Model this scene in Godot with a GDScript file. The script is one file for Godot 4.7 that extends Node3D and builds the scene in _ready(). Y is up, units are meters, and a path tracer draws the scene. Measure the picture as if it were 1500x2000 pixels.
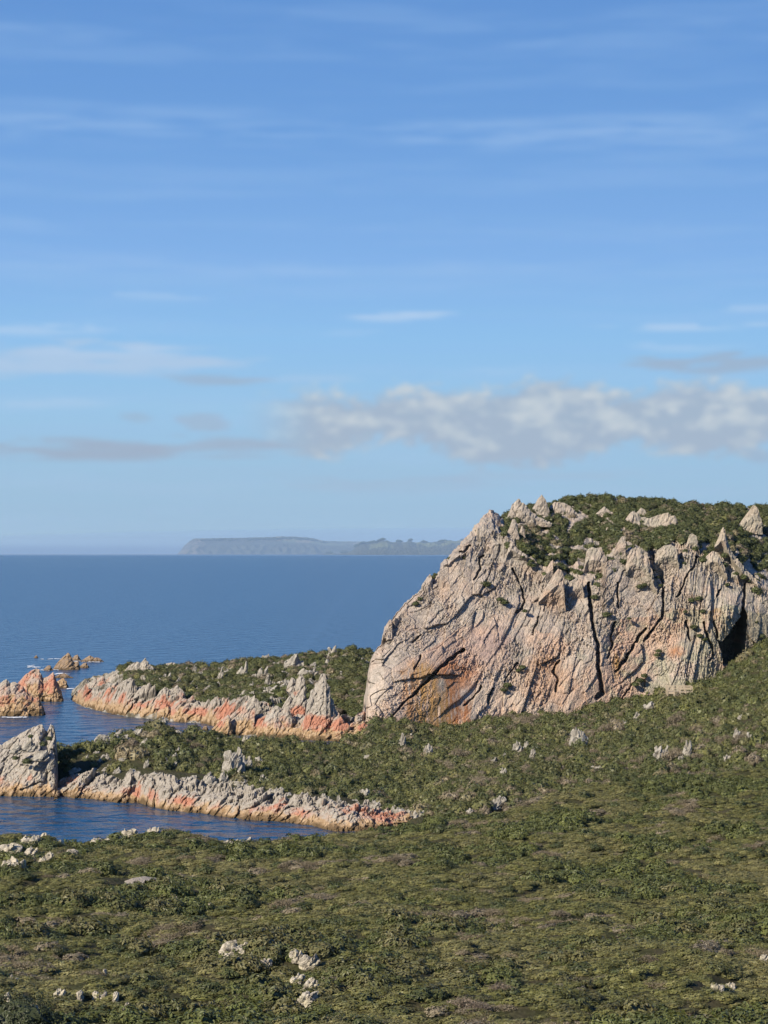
extends Node3D
# A rocky cape above the sea: a pale cliff with scrub on top, two rocky points, sea stacks, a wind-combed scrub slope.

const F := 4450.0
const EYE := Vector3(0, 40, 0)
const EARTH := 6371000.0
var pa := atan(67.0 / F)
var pc := cos(pa)
var ps := sin(pa)
var n1 := FastNoiseLite.new()
var nr := FastNoiseLite.new()
var nc := FastNoiseLite.new()
var nd := FastNoiseLite.new()
var nf := FastNoiseLite.new()
var rng := RandomNumberGenerator.new()
var used := {}
var M := {}

# ---------------------------------------------------------------- placing
func P(u: float, y: float, D: float) -> Vector3:
	var dy := (1000.0 - y) / F
	var ry := dy * pc + ps
	var rz := dy * ps - pc
	var s := D / -rz
	return Vector3((u - 750.0) / F * s, 40.0 + ry * s, -D)

func pix_y(elev: float, D: float) -> float:
	return 1000.0 - F * tan(atan((elev - 40.0) / D) - pa)

func pix_of(p: Vector3) -> Vector2:
	var dx := p.x
	var dy := p.y - 40.0
	var cy := dy * pc + p.z * ps
	var cz := -dy * ps + p.z * pc
	return Vector2(750.0 + F * dx / -cz, 1000.0 - F * cy / -cz)

func sea_d(y: float) -> float:
	var dy := (1000.0 - y) / F
	return 40.0 / (-(dy * pc + ps) / (pc - dy * ps))

# curve: flat array u, y, D, u, y, D ... ; D == 0 means on the waterline
func cv(a: Array) -> PackedVector3Array:
	var o := PackedVector3Array()
	for i in range(0, a.size(), 3):
		var d: float = a[i + 2]
		o.append(Vector3(a[i], a[i + 1], d if d > 0.0 else sea_d(a[i + 1])))
	return o

# the same with heights above the sea in place of picture heights
func ce(a: Array) -> PackedVector3Array:
	var o := PackedVector3Array()
	for i in range(0, a.size(), 3):
		o.append(Vector3(a[i], pix_y(a[i + 1], a[i + 2]), a[i + 2]))
	return o

func shifted(c: PackedVector3Array, dy: float, dd: float) -> PackedVector3Array:
	var o := PackedVector3Array()
	for p in c:
		o.append(p + Vector3(0, dy, dd))
	return o

# same plan line, moved in depth and set to a height
func sunk(c: PackedVector3Array, elev: float, dd: float) -> PackedVector3Array:
	var o := PackedVector3Array()
	for p in c:
		o.append(Vector3(p.x, pix_y(elev, p.z + dd), p.z + dd))
	return o

func ev(c: PackedVector3Array, u: float) -> Vector3:
	var n := c.size()
	if u <= c[0].x:
		return P(u, c[0].y, c[0].z)
	for i in range(1, n):
		if u <= c[i].x:
			var a := c[i - 1]
			var b := c[i]
			var t := (u - a.x) / maxf(b.x - a.x, 0.001)
			return P(u, lerpf(a.y, b.y, t), lerpf(a.z, b.z, t))
	return P(u, c[n - 1].y, c[n - 1].z)

func evy(c: PackedVector3Array, u: float) -> float:
	for i in range(1, c.size()):
		if u <= c[i].x:
			return lerpf(c[i - 1].y, c[i].y, clampf((u - c[i - 1].x) / maxf(c[i].x - c[i - 1].x, 0.001), 0.0, 1.0))
	return c[c.size() - 1].y

# point on a stack of curves at column u whose picture height is y
func on_sheet(curves: Array, u: float, y: float, relief := 0.0) -> Vector3:
	var best := Vector3.ZERO
	var bd := 1e9
	for k in curves.size() - 1:
		var a := ev(curves[k], u)
		var b := ev(curves[k + 1], u)
		for j in 49:
			var p := a.lerp(b, j / 48.0)
			if relief > 0.0:
				p.y += relief * bump(p)
			var e := absf(pix_of(p).y - y)
			if e < bd:
				bd = e
				best = p
	return best

# ---------------------------------------------------------------- naming
func numbered(called: String) -> String:
	var k: int = used.get(called, 0)
	used[called] = k + 1
	return called if k == 0 else "%s_%03d" % [called, k]

func tag(o: Node, label: String, category: String, group := "", kind := "") -> Node:
	if label: o.set_meta("label", label)
	if category: o.set_meta("category", category)
	if group: o.set_meta("group", group)
	if kind: o.set_meta("kind", kind)
	return o

func thing(called: String, label: String, category: String, at := Vector3.ZERO, group := "") -> Node3D:
	var o := Node3D.new()
	o.name = numbered(called)
	add_child(o)
	o.position = at
	tag(o, label, category, group)
	return o

func part(called: String, mesh: Mesh, mat: Material, parent: Node3D) -> MeshInstance3D:
	var o := MeshInstance3D.new()
	o.name = called
	o.mesh = mesh
	o.material_override = mat
	parent.add_child(o, true)
	return o

func solo(called: String, mesh: Mesh, mat: Material) -> MeshInstance3D:
	var o := MeshInstance3D.new()
	o.name = numbered(called)
	o.mesh = mesh
	o.material_override = mat
	add_child(o)
	return o

# ---------------------------------------------------------------- noise and meshes
func noises() -> void:
	var hr := RandomNumberGenerator.new()
	hr.seed = 321
	for i in 64 * 64 * 4:
		hashes.append(hr.randf_range(-1.0, 1.0))
	n1.seed = 11; n1.noise_type = FastNoiseLite.TYPE_SIMPLEX_SMOOTH; n1.frequency = 1.0; n1.fractal_type = FastNoiseLite.FRACTAL_NONE
	nf.seed = 23; nf.noise_type = FastNoiseLite.TYPE_SIMPLEX; nf.frequency = 1.0; nf.fractal_type = FastNoiseLite.FRACTAL_FBM; nf.fractal_octaves = 3
	nr.seed = 37; nr.noise_type = FastNoiseLite.TYPE_SIMPLEX; nr.frequency = 1.0; nr.fractal_type = FastNoiseLite.FRACTAL_RIDGED; nr.fractal_octaves = 3
	nc.seed = 41; nc.noise_type = FastNoiseLite.TYPE_CELLULAR; nc.frequency = 1.0; nc.fractal_type = FastNoiseLite.FRACTAL_NONE
	nc.cellular_return_type = FastNoiseLite.RETURN_CELL_VALUE
	nd.seed = 41; nd.noise_type = FastNoiseLite.TYPE_CELLULAR; nd.frequency = 1.0; nd.fractal_type = FastNoiseLite.FRACTAL_NONE
	nd.cellular_return_type = FastNoiseLite.RETURN_DISTANCE2_SUB

# outward displacement of fractured, bedded rock: dip is the lean of the beds from upright, s the size of the blocks
func rock(p: Vector3, dip: float, s: float) -> float:
	var c := cos(dip)
	var sn := sin(dip)
	var w := n1.get_noise_3d(p.x / s * 0.6, p.y / s * 0.6, p.z / s * 0.6) * s * 0.22
	var b := (p.x * c - p.y * sn + w) / s
	var a := (p.x * sn + p.y * c + w) / s
	var z := p.z / s
	var cell := nc.get_noise_3d(b, a * 0.38, z * 0.6)
	var edge := nd.get_noise_3d(b, a * 0.38, z * 0.6)
	var rid := nr.get_noise_3d(b * 0.55, a * 0.13, z * 0.3)
	var fin := nf.get_noise_3d(b * 2.6, a * 1.3, z * 2.0)
	var gap := clampf((edge + 1.0) / 0.22, 0.0, 1.0)
	return s * (0.22 * cell + 0.09 * rid + 0.2 * fin - 0.2 * (1.0 - gap))

var hashes := PackedFloat32Array()

# joint-bounded tilted facets: x is the height of the facet there, y how near the closest joint is (1 on it)
func facet(b: float, a: float, slope: float, wide: float) -> Vector2:
	var ib := int(floorf(b))
	var ia := int(floorf(a))
	var f1 := 9.0
	var f2 := 9.0
	var k1 := 0
	var db := 0.0
	var da := 0.0
	for i in range(ib - 1, ib + 2):
		for j in range(ia - 1, ia + 2):
			var k := (((i & 63) << 6) | (j & 63)) * 4
			var x := b - i - 0.5 - 0.42 * hashes[k]
			var y := a - j - 0.5 - 0.42 * hashes[k + 1]
			var d := x * x + y * y
			if d < f1:
				f2 = f1
				f1 = d
				k1 = k
				db = x
				da = y
			elif d < f2:
				f2 = d
	var gap := clampf(1.0 - (sqrt(f2) - sqrt(f1)) / wide, 0.0, 1.0)
	return Vector2(0.5 * hashes[k1 + 2] + slope * (db * hashes[k1 + 3] + da * hashes[k1 + 1]), gap)

func grid_mesh(pos: PackedVector3Array, col: PackedColorArray, nu: int, nv: int) -> ArrayMesh:
	var idx := PackedInt32Array()
	idx.resize((nu - 1) * (nv - 1) * 6)
	var k := 0
	for i in nu - 1:
		for j in nv - 1:
			var a := i * nv + j
			idx[k] = a; idx[k + 1] = a + 1; idx[k + 2] = a + nv
			idx[k + 3] = a + 1; idx[k + 4] = a + nv + 1; idx[k + 5] = a + nv
			k += 6
	var arr := []
	arr.resize(Mesh.ARRAY_MAX)
	arr[Mesh.ARRAY_VERTEX] = pos
	arr[Mesh.ARRAY_COLOR] = col
	arr[Mesh.ARRAY_INDEX] = idx
	var m := ArrayMesh.new()
	m.add_surface_from_arrays(Mesh.PRIMITIVE_TRIANGLES, arr)
	return m

# surface through the curves; shape(p, u, y, s) moves a point (s: curve number plus fraction), tone(p, u, y, s) colours it
func sheet(curves: Array, rows: Array, us: PackedFloat32Array, shape: Callable, tone: Callable) -> ArrayMesh:
	var nv := 1
	for r in rows:
		nv += int(r)
	var nu := us.size()
	var pos := PackedVector3Array()
	var col := PackedColorArray()
	pos.resize(nu * nv)
	col.resize(nu * nv)
	var k := 0
	for i in nu:
		var u := us[i]
		var a := ev(curves[0], u)
		for c in rows.size():
			var b := ev(curves[c + 1], u)
			var n: int = rows[c]
			for j in range(0, n + (1 if c == rows.size() - 1 else 0)):
				var t := float(j) / n
				var p := a.lerp(b, t)
				var y := pix_of(p).y
				col[k] = tone.call(p, u, y, c + t)
				pos[k] = shape.call(p, u, y, c + t)
				k += 1
			a = b
	return grid_mesh(pos, col, nu, nv)

func span(a: float, b: float, step: float) -> PackedFloat32Array:
	var o := PackedFloat32Array()
	var n := int(ceil((b - a) / step))
	for i in n + 1:
		o.append(lerpf(a, b, float(i) / n))
	return o

# a free-standing rock: top outline and foot outline (flat u, y lists), middle depth, thickness in metres
func lump(top: Array, foot: Array, D: float, thick: float, step: float, dip: float, amp: float, size: float, tone: Callable, tuck := 0.8) -> ArrayMesh:
	var tc := PackedVector3Array()
	var fc := PackedVector3Array()
	for i in range(0, top.size(), 2):
		tc.append(Vector3(top[i], top[i + 1], D))
	for i in range(0, foot.size(), 2):
		fc.append(Vector3(foot[i], foot[i + 1], D))
	var us := span(tc[0].x, tc[tc.size() - 1].x, step)
	var hmax := 0.0
	for u in us:
		hmax = maxf(hmax, evy(fc, u) - evy(tc, u))
	var cs: Array = []
	var m := PackedVector3Array()
	var fr := PackedVector3Array()
	var bk := PackedVector3Array()
	var tp := PackedVector3Array()
	for u in us:
		var yt := evy(tc, u)
		var yf := evy(fc, u)
		var h := clampf((yf - yt) / maxf(hmax, 0.01), 0.0, 1.0)
		var th := thick * (0.25 + 0.75 * sqrt(h))
		tp.append(Vector3(u, yt, D))
		m.append(Vector3(u, lerpf(yf, yt, 0.6), D - th * 0.42))
		fr.append(Vector3(u, yf, D - th * tuck))
		bk.append(Vector3(u, yf + 4.0, D + th))
	cs = [fr, m, tp, bk]
	var r1 := maxi(3, int(hmax * 0.6 / step))
	var r2 := maxi(3, int(hmax * 0.4 / step))
	var shape := func(p: Vector3, _u: float, _y: float, s: float) -> Vector3:
		var g := rock(p, dip, size) * amp + rock(p + Vector3(7, 3, 1), dip, size * 0.35) * amp
		if s > 2.05:
			return p + Vector3(g * 0.3, g * 0.3, -absf(g) * 0.6)
		var up := smoothstep(0.3, 2.0, s)
		return p + Vector3(g * 0.25, g * 0.45 * up, g * (1.0 - 0.3 * up))
	return sheet(cs, [r1, r2, maxi(3, int(r1 * 0.5))], us, shape, tone)

# ---------------------------------------------------------------- colours
const GREY := Color(0.365, 0.335, 0.295)
const PALE := Color(0.55, 0.49, 0.43)
const PINK := Color(0.59, 0.435, 0.34)
const MAUVE := Color(0.44, 0.33, 0.30)
const RUST := Color(0.47, 0.205, 0.085)
const OCHRE := Color(0.46, 0.28, 0.11)
const CREAM := Color(0.58, 0.49, 0.40)
const LICHEN := Color(0.40, 0.39, 0.29)

func white_tone(p: Vector3, _u: float, _y: float, _s: float) -> Color:
	var n := nf.get_noise_3d(p.x * 1.1, p.y * 1.1, p.z * 1.1)
	var c := Color(0.58, 0.54, 0.45).lerp(Color(0.24, 0.22, 0.185), clampf(0.3 + n * 1.5, 0.0, 1.0))
	return c.lerp(Color(0.62, 0.58, 0.38), clampf(n1.get_noise_3d(p.x * 0.9 + 9.0, p.y, p.z) * 0.8 - 0.1, 0.0, 0.5))

func grey_tone(p: Vector3, _u: float, _y: float, _s: float) -> Color:
	var n := nf.get_noise_3d(p.x * 0.6, p.y * 0.6, p.z * 0.6)
	var c := GREY.lerp(PALE, clampf(0.5 + n * 1.2, 0.0, 1.0))
	c = c.lerp(PINK, clampf(n1.get_noise_3d(p.x * 0.2, p.y * 0.2, p.z * 0.2) * 0.6, 0.0, 0.4))
	return c.lerp(Color(0.14, 0.125, 0.1), clampf(nf.get_noise_3d(p.x * 1.7, p.y * 1.1, p.z * 1.7) * 1.6 - 0.25, 0.0, 0.55))

# rock on the shore: bands of weed, bare ochre rock, orange lichen and grey lichen by height above the tide
func shore(p: Vector3, tan_top: float, orange_top: float, rust: float) -> Color:
	var wob := nf.get_noise_3d(p.x * 0.45, p.y * 0.2, p.z * 0.45)
	var e := p.y + wob * tan_top * 0.55
	var fine := nf.get_noise_3d(p.x * 1.3, p.y * 0.8, p.z * 1.3)
	var bare := Color(0.54, 0.405, 0.27).lerp(Color(0.35, 0.235, 0.125), clampf(0.45 + fine * 1.2, 0.0, 1.0))
	var c := Color(0.16, 0.11, 0.06).lerp(bare, smoothstep(0.2, 0.65 + 0.16 * tan_top, e))
	var patch := nf.get_noise_3d(p.x * 0.13 + 20.0, p.y * 0.13, p.z * 0.13)
	var mid := Color(0.50, 0.40, 0.33).lerp(Color(0.40, 0.34, 0.30), clampf(0.5 + fine * 1.4, 0.0, 1.0))
	mid = mid.lerp(Color(0.50, 0.215, 0.14), clampf(patch * 2.2 + fine * 0.9 + rust - 0.1, 0.0, 0.85))
	c = c.lerp(mid, smoothstep(tan_top * 0.7, tan_top * 1.2, e + patch * tan_top * 0.5))
	var g := GREY.lerp(Color(0.48, 0.45, 0.40), clampf(0.4 + fine * 1.3, 0.0, 1.0))
	return c.lerp(g, smoothstep(orange_top * 0.75, orange_top * 1.15, e + fine * 0.9 - patch * orange_top * 0.5))

# ---------------------------------------------------------------- plants
func add_leaf(st: SurfaceTool, p: Vector3, n: Vector3, s: float, r: RandomNumberGenerator, c: Color) -> void:
	var t := n.cross(Vector3(r.randf() - 0.5, r.randf() - 0.5, r.randf() - 0.5)).normalized()
	var b := n.cross(t).normalized()
	var bend := n * s * 0.25
	var q := [p - t * s, p + b * s * 0.5 + bend, p + t * s, p - b * s * 0.5 + bend]
	st.set_color(c)
	for i in [0, 1, 2, 0, 2, 3]:
		st.add_vertex(q[i])

# a rounded evergreen shrub of radius one: sprays of small leaves round an inner mass of foliage
func shrub(sd: int, tufts: int, per: int, leaf: float, flat: float, tuft_r: float, inner := 0.68) -> ArrayMesh:
	var r := RandomNumberGenerator.new()
	r.seed = sd
	var st := SurfaceTool.new()
	st.begin(Mesh.PRIMITIVE_TRIANGLES)
	var rad := func(d: Vector3) -> float:
		return 0.88 + 0.3 * n1.get_noise_3d(d.x * 1.5 + sd * 3.1, d.y * 1.6, d.z * 1.6)
	var NU := 11
	var NV := 6
	for i in NU:
		for j in NV:
			var q: Array = []
			for o in [[0, 0], [1, 0], [1, 1], [0, 1]]:
				var th: float = TAU * (i + o[0]) / NU
				var ph: float = lerpf(-0.5, PI / 2, float(j + o[1]) / NV)
				var d := Vector3(cos(th) * cos(ph), sin(ph), sin(th) * cos(ph))
				var v: Vector3 = d * float(rad.call(d)) * inner
				q.append(Vector3(v.x, v.y * flat, v.z))
			st.set_color(Color(1, 1, 1))
			for k in [0, 1, 2, 0, 2, 3]:
				st.add_vertex(q[k])
	for t in tufts:
		var th := r.randf() * TAU
		var sy := lerpf(-0.12, 1.0, pow(r.randf(), 0.8))
		var cr := sqrt(maxf(0.0, 1.0 - sy * sy))
		var d := Vector3(cos(th) * cr, sy, sin(th) * cr)
		var c0: Vector3 = d * float(rad.call(d)) * r.randf_range(inner + 0.05, 0.98)
		var tone := r.randf_range(0.62, 1.42)
		for l in per:
			var e := Vector3(r.randfn(), r.randfn(), r.randfn()).normalized()
			if e.dot(d) < -0.2:
				e = -e
			var p := c0 + e * tuft_r * r.randf_range(0.6, 1.05)
			p.y = p.y * flat
			var nn := (e * 0.8 + d * 1.1 + Vector3(r.randfn(), r.randfn(), r.randfn()) * 0.3).normalized()
			var g := tone * r.randf_range(0.8, 1.2)
			add_leaf(st, p, nn, leaf * r.randf_range(0.7, 1.3), r, Color(g * r.randf_range(0.9, 1.12), g, g * r.randf_range(0.85, 1.1)))
	return st.commit()

# a bare or dying shrub of radius one: forking twigs with a few dry leaves
func twig_shrub(sd: int, stems: int, leafy: int) -> ArrayMesh:
	var r := RandomNumberGenerator.new()
	r.seed = sd
	var st := SurfaceTool.new()
	st.begin(Mesh.PRIMITIVE_TRIANGLES)
	for i in stems:
		var th := r.randf() * TAU
		var d := Vector3(cos(th) * r.randf_range(0.2, 1.0), r.randf_range(0.45, 0.9), sin(th) * r.randf_range(0.2, 1.0)).normalized()
		var p := Vector3(r.randfn() * 0.12, 0.0, r.randfn() * 0.12)
		var w := 0.022
		for s in 4:
			var q := p + d * r.randf_range(0.18, 0.3)
			var side := d.cross(Vector3(r.randfn(), r.randfn(), r.randfn())).normalized() * w
			var g := r.randf_range(0.75, 1.25)
			st.set_color(Color(g, g * 0.97, g * 0.95))
			for v in [p - side, p + side, q, p + side.cross(d), p - side.cross(d), q]:
				st.add_vertex(v)
			for f in 4:
				var d2 := (d + Vector3(r.randfn(), r.randfn() + 0.3, r.randfn()) * 0.6).normalized()
				var q2 := q + d2 * r.randf_range(0.12, 0.28)
				var s2 := d2.cross(Vector3(r.randfn(), r.randfn(), r.randfn())).normalized() * w * 0.6
				for v in [q - s2, q + s2, q2]:
					st.add_vertex(v)
			p = q
			d = (d + Vector3(r.randfn(), r.randfn() * 0.6, r.randfn()) * 0.35).normalized()
			w *= 0.8
	for l in leafy:
		var th := r.randf() * TAU
		var sy := r.randf_range(0.1, 1.0)
		var cr := sqrt(maxf(0.0, 1.0 - sy * sy))
		var d := Vector3(cos(th) * cr, sy * 0.75, sin(th) * cr) * r.randf_range(0.75, 1.0)
		var g := r.randf_range(0.7, 1.3)
		add_leaf(st, d, (d + Vector3(r.randfn(), r.randfn(), r.randfn())).normalized(), 0.08, r, Color(g, g * 0.96, g * 0.92))
	return st.commit()

# spots for plants over a stack of curves: [[position, u, y], ...]
func spots(curves: Array, u0: float, u1: float, density: float, keep: Callable, seg0 := 0, seg1 := 99) -> Array:
	var out: Array = []
	var du := 10.0
	var n := int((u1 - u0) / du)
	for i in n:
		var ua := u0 + i * du
		for k in range(seg0, mini(seg1, curves.size() - 1)):
			var a := ev(curves[k], ua)
			var b := ev(curves[k + 1], ua)
			var a2 := ev(curves[k], ua + du)
			var L := a.distance_to(b)
			var area := L * maxf(a.distance_to(a2), 0.3)
			var want := area * density
			var cnt := int(want) + (1 if rng.randf() < want - floorf(want) else 0)
			for c in cnt:
				var u := ua + rng.randf() * du
				var p := ev(curves[k], u).lerp(ev(curves[k + 1], u), rng.randf())
				var y := pix_of(p).y
				if keep.call(p, u, y):
					out.append([p, u, y])
	return out

func leaf_mat(c: Color, back := 0.25) -> StandardMaterial3D:
	var m := StandardMaterial3D.new()
	m.albedo_color = c.linear_to_srgb()
	m.vertex_color_use_as_albedo = true
	m.roughness = 0.5
	m.metallic_specular = 0.4
	m.cull_mode = BaseMaterial3D.CULL_DISABLED
	if back > 0.0:
		m.backlight_enabled = true
		m.backlight = Color(back, back, back * 0.7)
	return m

# plants of one patch as a mass: one MultiMesh for each kind of plant
func mass(called: String, label: String, list: Array) -> void:
	var o := Node3D.new()
	o.name = numbered(called)
	add_child(o)
	tag(o, label, "scrub", "", "stuff")
	var by := {}
	for e in list:
		if not by.has(e.kind):
			by[e.kind] = []
		by[e.kind].append(e)
	for kind in by:
		var mm := MultiMesh.new()
		mm.transform_format = MultiMesh.TRANSFORM_3D
		mm.use_colors = true
		mm.mesh = M.plants[kind]
		mm.instance_count = by[kind].size()
		for i in by[kind].size():
			mm.set_instance_transform(i, by[kind][i].t)
			mm.set_instance_color(i, by[kind][i].c)
		var mi := MultiMeshInstance3D.new()
		mi.name = ["shrubs", "shrubs", "shrubs", "shrubs", "shrubs", "shrubs", "dry_shrubs", "dry_shrubs"][kind]
		mi.multimesh = mm
		mi.material_override = M.leaf_white
		o.add_child(mi, true)
		mi.set_meta("kind", "stuff")

const GREENS := [Color(0.14, 0.142, 0.048), Color(0.1, 0.114, 0.034), Color(0.178, 0.168, 0.07), Color(0.06, 0.072, 0.026), Color(0.205, 0.172, 0.11)]
const DRY := [Color(0.195, 0.168, 0.12), Color(0.16, 0.132, 0.095)]

func plant(p: Vector3, size: float, flat: float, kind: int, c: Color, comb := 0.0) -> Dictionary:
	var b := Basis(Vector3.UP, rng.randf() * TAU)
	b = b.scaled(Vector3(size * (1.0 + comb), size * flat, size * (1.0 - comb * 0.45)))
	if comb > 0.0:
		b = Basis(Vector3.UP, 0.35 + rng.randfn() * 0.25) * b
	return {"t": Transform3D(b, p), "kind": kind, "c": c}

func toned(p: Vector3, dark: float, dry: float) -> Array:
	var a := n1.get_noise_2d(p.x * 0.045, p.z * 0.03)
	var b := n1.get_noise_2d(p.x * 0.16 + 40.0, p.z * 0.12)
	var q := a * 0.6 + b * 0.5 + rng.randfn() * 0.28
	var is_dry := n1.get_noise_2d(p.x * 0.09 + 90.0, p.z * 0.07) * 0.7 + rng.randfn() * 0.34 > 0.62 - dry
	var c: Color = GREENS[0].lerp(GREENS[1], clampf(q, 0.0, 1.0)).lerp(GREENS[2], clampf(-q, 0.0, 1.0))
	c = c.lerp(GREENS[3], clampf(dark + rng.randfn() * 0.25, 0.0, 1.0))
	if rng.randf() < 0.12:
		c = c.lerp(GREENS[4], rng.randf())
	if is_dry:
		c = DRY[0].lerp(DRY[1], rng.randf())
	return [c * rng.randf_range(0.85, 1.15), is_dry]

# ---------------------------------------------------------------- materials
func noise_tex(freq: float, sd: int, octaves: int, normal: bool, size := 512, lo := Color.BLACK, hi := Color.WHITE, strength := 4.0, ridged := false) -> NoiseTexture2D:
	var t := NoiseTexture2D.new()
	var n := FastNoiseLite.new()
	n.seed = sd
	n.frequency = freq
	n.noise_type = FastNoiseLite.TYPE_SIMPLEX_SMOOTH
	n.fractal_type = FastNoiseLite.FRACTAL_RIDGED if ridged else FastNoiseLite.FRACTAL_FBM
	n.fractal_octaves = octaves
	t.noise = n
	t.width = size
	t.height = size
	t.seamless = true
	if normal:
		t.as_normal_map = true
		t.bump_strength = strength
	else:
		var g := Gradient.new()
		g.set_color(0, lo)
		g.set_color(1, hi)
		t.color_ramp = g
	return t

func rock_mat(tile: float, relief: float) -> StandardMaterial3D:
	var m := StandardMaterial3D.new()
	m.vertex_color_use_as_albedo = true
	m.roughness = 0.9
	m.metallic_specular = 0.3
	m.albedo_texture = noise_tex(0.02, 5, 5, false, 512, Color(0.72, 0.71, 0.70), Color(1, 1, 1))
	m.uv1_triplanar = true
	m.uv1_world_triplanar = true
	m.uv1_scale = Vector3.ONE / tile
	m.heightmap_enabled = true
	m.heightmap_scale = relief
	m.heightmap_texture = noise_tex(0.015, 8, 6, false, 512, Color.BLACK, Color.WHITE, 4.0, true)
	return m

# ---------------------------------------------------------------- sky
func sky_at(az: float, el: float) -> Color:
	# az, el in degrees; az 0 is the way the camera looks
	var y := 1067.0 - tan(deg_to_rad(el)) * F
	var x := 750.0 + deg_to_rad(az) * F
	var keys := [[-9000.0, 46, 92, 172], [-2500.0, 66, 112, 190], [-700.0, 85, 135, 203], [0.0, 101, 150, 213], [250.0, 112, 161, 221], [500.0, 132, 178, 232], [660.0, 144, 192, 236], [800.0, 155, 197, 231], [950.0, 159, 193, 221], [1080.0, 158, 189, 217]]
	var c := Color8(158, 189, 217)
	for i in range(1, keys.size()):
		if y <= keys[i][0]:
			var t := clampf((y - keys[i - 1][0]) / (keys[i][0] - keys[i - 1][0]), 0.0, 1.0)
			c = Color(lerpf(keys[i - 1][1], keys[i][1], t) / 255.0, lerpf(keys[i - 1][2], keys[i][2], t) / 255.0, lerpf(keys[i - 1][3], keys[i][3], t) / 255.0)
			break
	# thin veils of high cloud
	var wx := x + 40.0 * n1.get_noise_2d(x * 0.003, y * 0.01)
	var wy := y + 7.0 * n1.get_noise_2d(x * 0.0022 + 5.0, y * 0.003)
	var streak := nf.get_noise_2d(wx * 0.0008, wy * 0.011)
	var fine := nf.get_noise_2d(wx * 0.0035 + 30.0, wy * 0.035)
	var veil := clampf(streak * 0.8 + fine * 0.22 + 0.05, 0.0, 1.0) * 0.22
	var band := 0.0
	for b in [[255.0, 34.0, 0.20], [438.0, 14.0, 0.08], [520.0, 16.0, 0.12], [70.0, 40.0, 0.06]]:
		band += b[2] * exp(-pow((wy - b[0]) / b[1], 2.0)) * clampf(0.75 + fine + streak * 0.7, 0.0, 1.5)
	c = c.lerp(Color8(176, 203, 238), clampf(veil + band, 0.0, 0.6))
	# wisps: centre u, y, half width, half height, strength, brightness
	for b in [[790.0, 616.0, 105.0, 9.0, 0.7, 1.0], [700.0, 645.0, 70.0, 8.0, 0.25, 1.0], [1320.0, 641.0, 190.0, 7.0, 0.6, 1.0], [1480.0, 606.0, 90.0, 7.0, 0.4, 1.0], [310.0, 580.0, 100.0, 9.0, 0.3, 1.0], [60.0, 650.0, 190.0, 9.0, 0.5, 1.0], [1340.0, 680.0, 130.0, 10.0, 0.35, 1.0], [120.0, 705.0, 380.0, 36.0, 0.75, 0.75], [250.0, 690.0, 190.0, 9.0, 0.35, 1.0], [560.0, 745.0, 120.0, 9.0, 0.3, 0.8], [100.0, 795.0, 140.0, 9.0, 0.35, 0.9], [1000.0, 722.0, 60.0, 7.0, 0.25, 1.0],
			[1400.0, 712.0, 190.0, 20.0, 0.75, 0.0], [400.0, 748.0, 95.0, 13.0, 0.65, 0.0], [410.0, 832.0, 55.0, 19.0, 0.6, 0.1], [265.0, 820.0, 40.0, 12.0, 0.45, 0.0], [150.0, 884.0, 210.0, 21.0, 1.0, 0.0], [-260.0, 880.0, 260.0, 18.0, 0.6, 0.0], [430.0, 878.0, 150.0, 24.0, 0.9, 0.05], [760.0, 945.0, 260.0, 14.0, 0.3, 0.1], [1050.0, 930.0, 220.0, 12.0, 0.3, 0.2], [1480.0, 892.0, 38.0, 18.0, 0.6, 0.0]]:
		var dx: float = (wx - b[0]) / b[2]
		var dy: float = (wy - b[1] + 5.0 * fine) / b[3]
		var d := 1.0 - dx * dx - dy * dy
		if d > -0.6:
			var k := smoothstep(-0.25, 0.95, d + fine * 0.9 + streak * 0.25) * float(b[4])
			c = c.lerp(Color8(160, 178, 201).lerp(Color8(186, 210, 238), b[5]), k)
	# the bank of heaped cloud, which goes on round the horizon in broken pieces
	var away := clampf((absf(az) - 14.0) / 10.0, 0.0, 1.0)
	var gap := lerpf(0.0, n1.get_noise_1d(az * 0.045 + 3.0) * 1.6 - 0.25, away)
	var left := smoothstep(455.0, 640.0, x) if absf(az) < 30.0 else 1.0
	var up := 764.0 + 22.0 * n1.get_noise_1d(x * 0.004) + lerpf(26.0, 0.0, smoothstep(500.0, 900.0, x))
	var lo := 874.0 + 38.0 * n1.get_noise_1d(x * 0.0036 + 2.7) - 8.0 + 22.0 * exp(-pow((x - 1010.0) / 110.0, 2.0))
	var puff := nf.get_noise_2d(x * 0.008, y * 0.017)
	var puff2 := nf.get_noise_2d(x * 0.022 + 7.0, y * 0.04)
	var dd := minf((y - up) / 30.0, (lo - y) / 26.0) + 0.5 + puff * 0.6 + puff2 * 0.45
	var k2 := smoothstep(-0.3, 0.95, dd) * left * clampf(1.0 - gap, 0.0, 1.0)
	if away > 0.0 and gap < -0.6:
		k2 *= clampf(1.6 + gap, 0.0, 1.0)
	var lit := clampf(0.12 + puff * 0.9 + puff2 * 0.4 + 0.2 * sin((y - 700.0) / 190.0 * PI) - smoothstep(lo - 46.0, lo, y) * 0.35, 0.0, 1.0)
	c = c.lerp(Color8(166, 182, 202).lerp(Color8(200, 208, 215), lit), k2 * 0.9)
	return c

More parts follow.
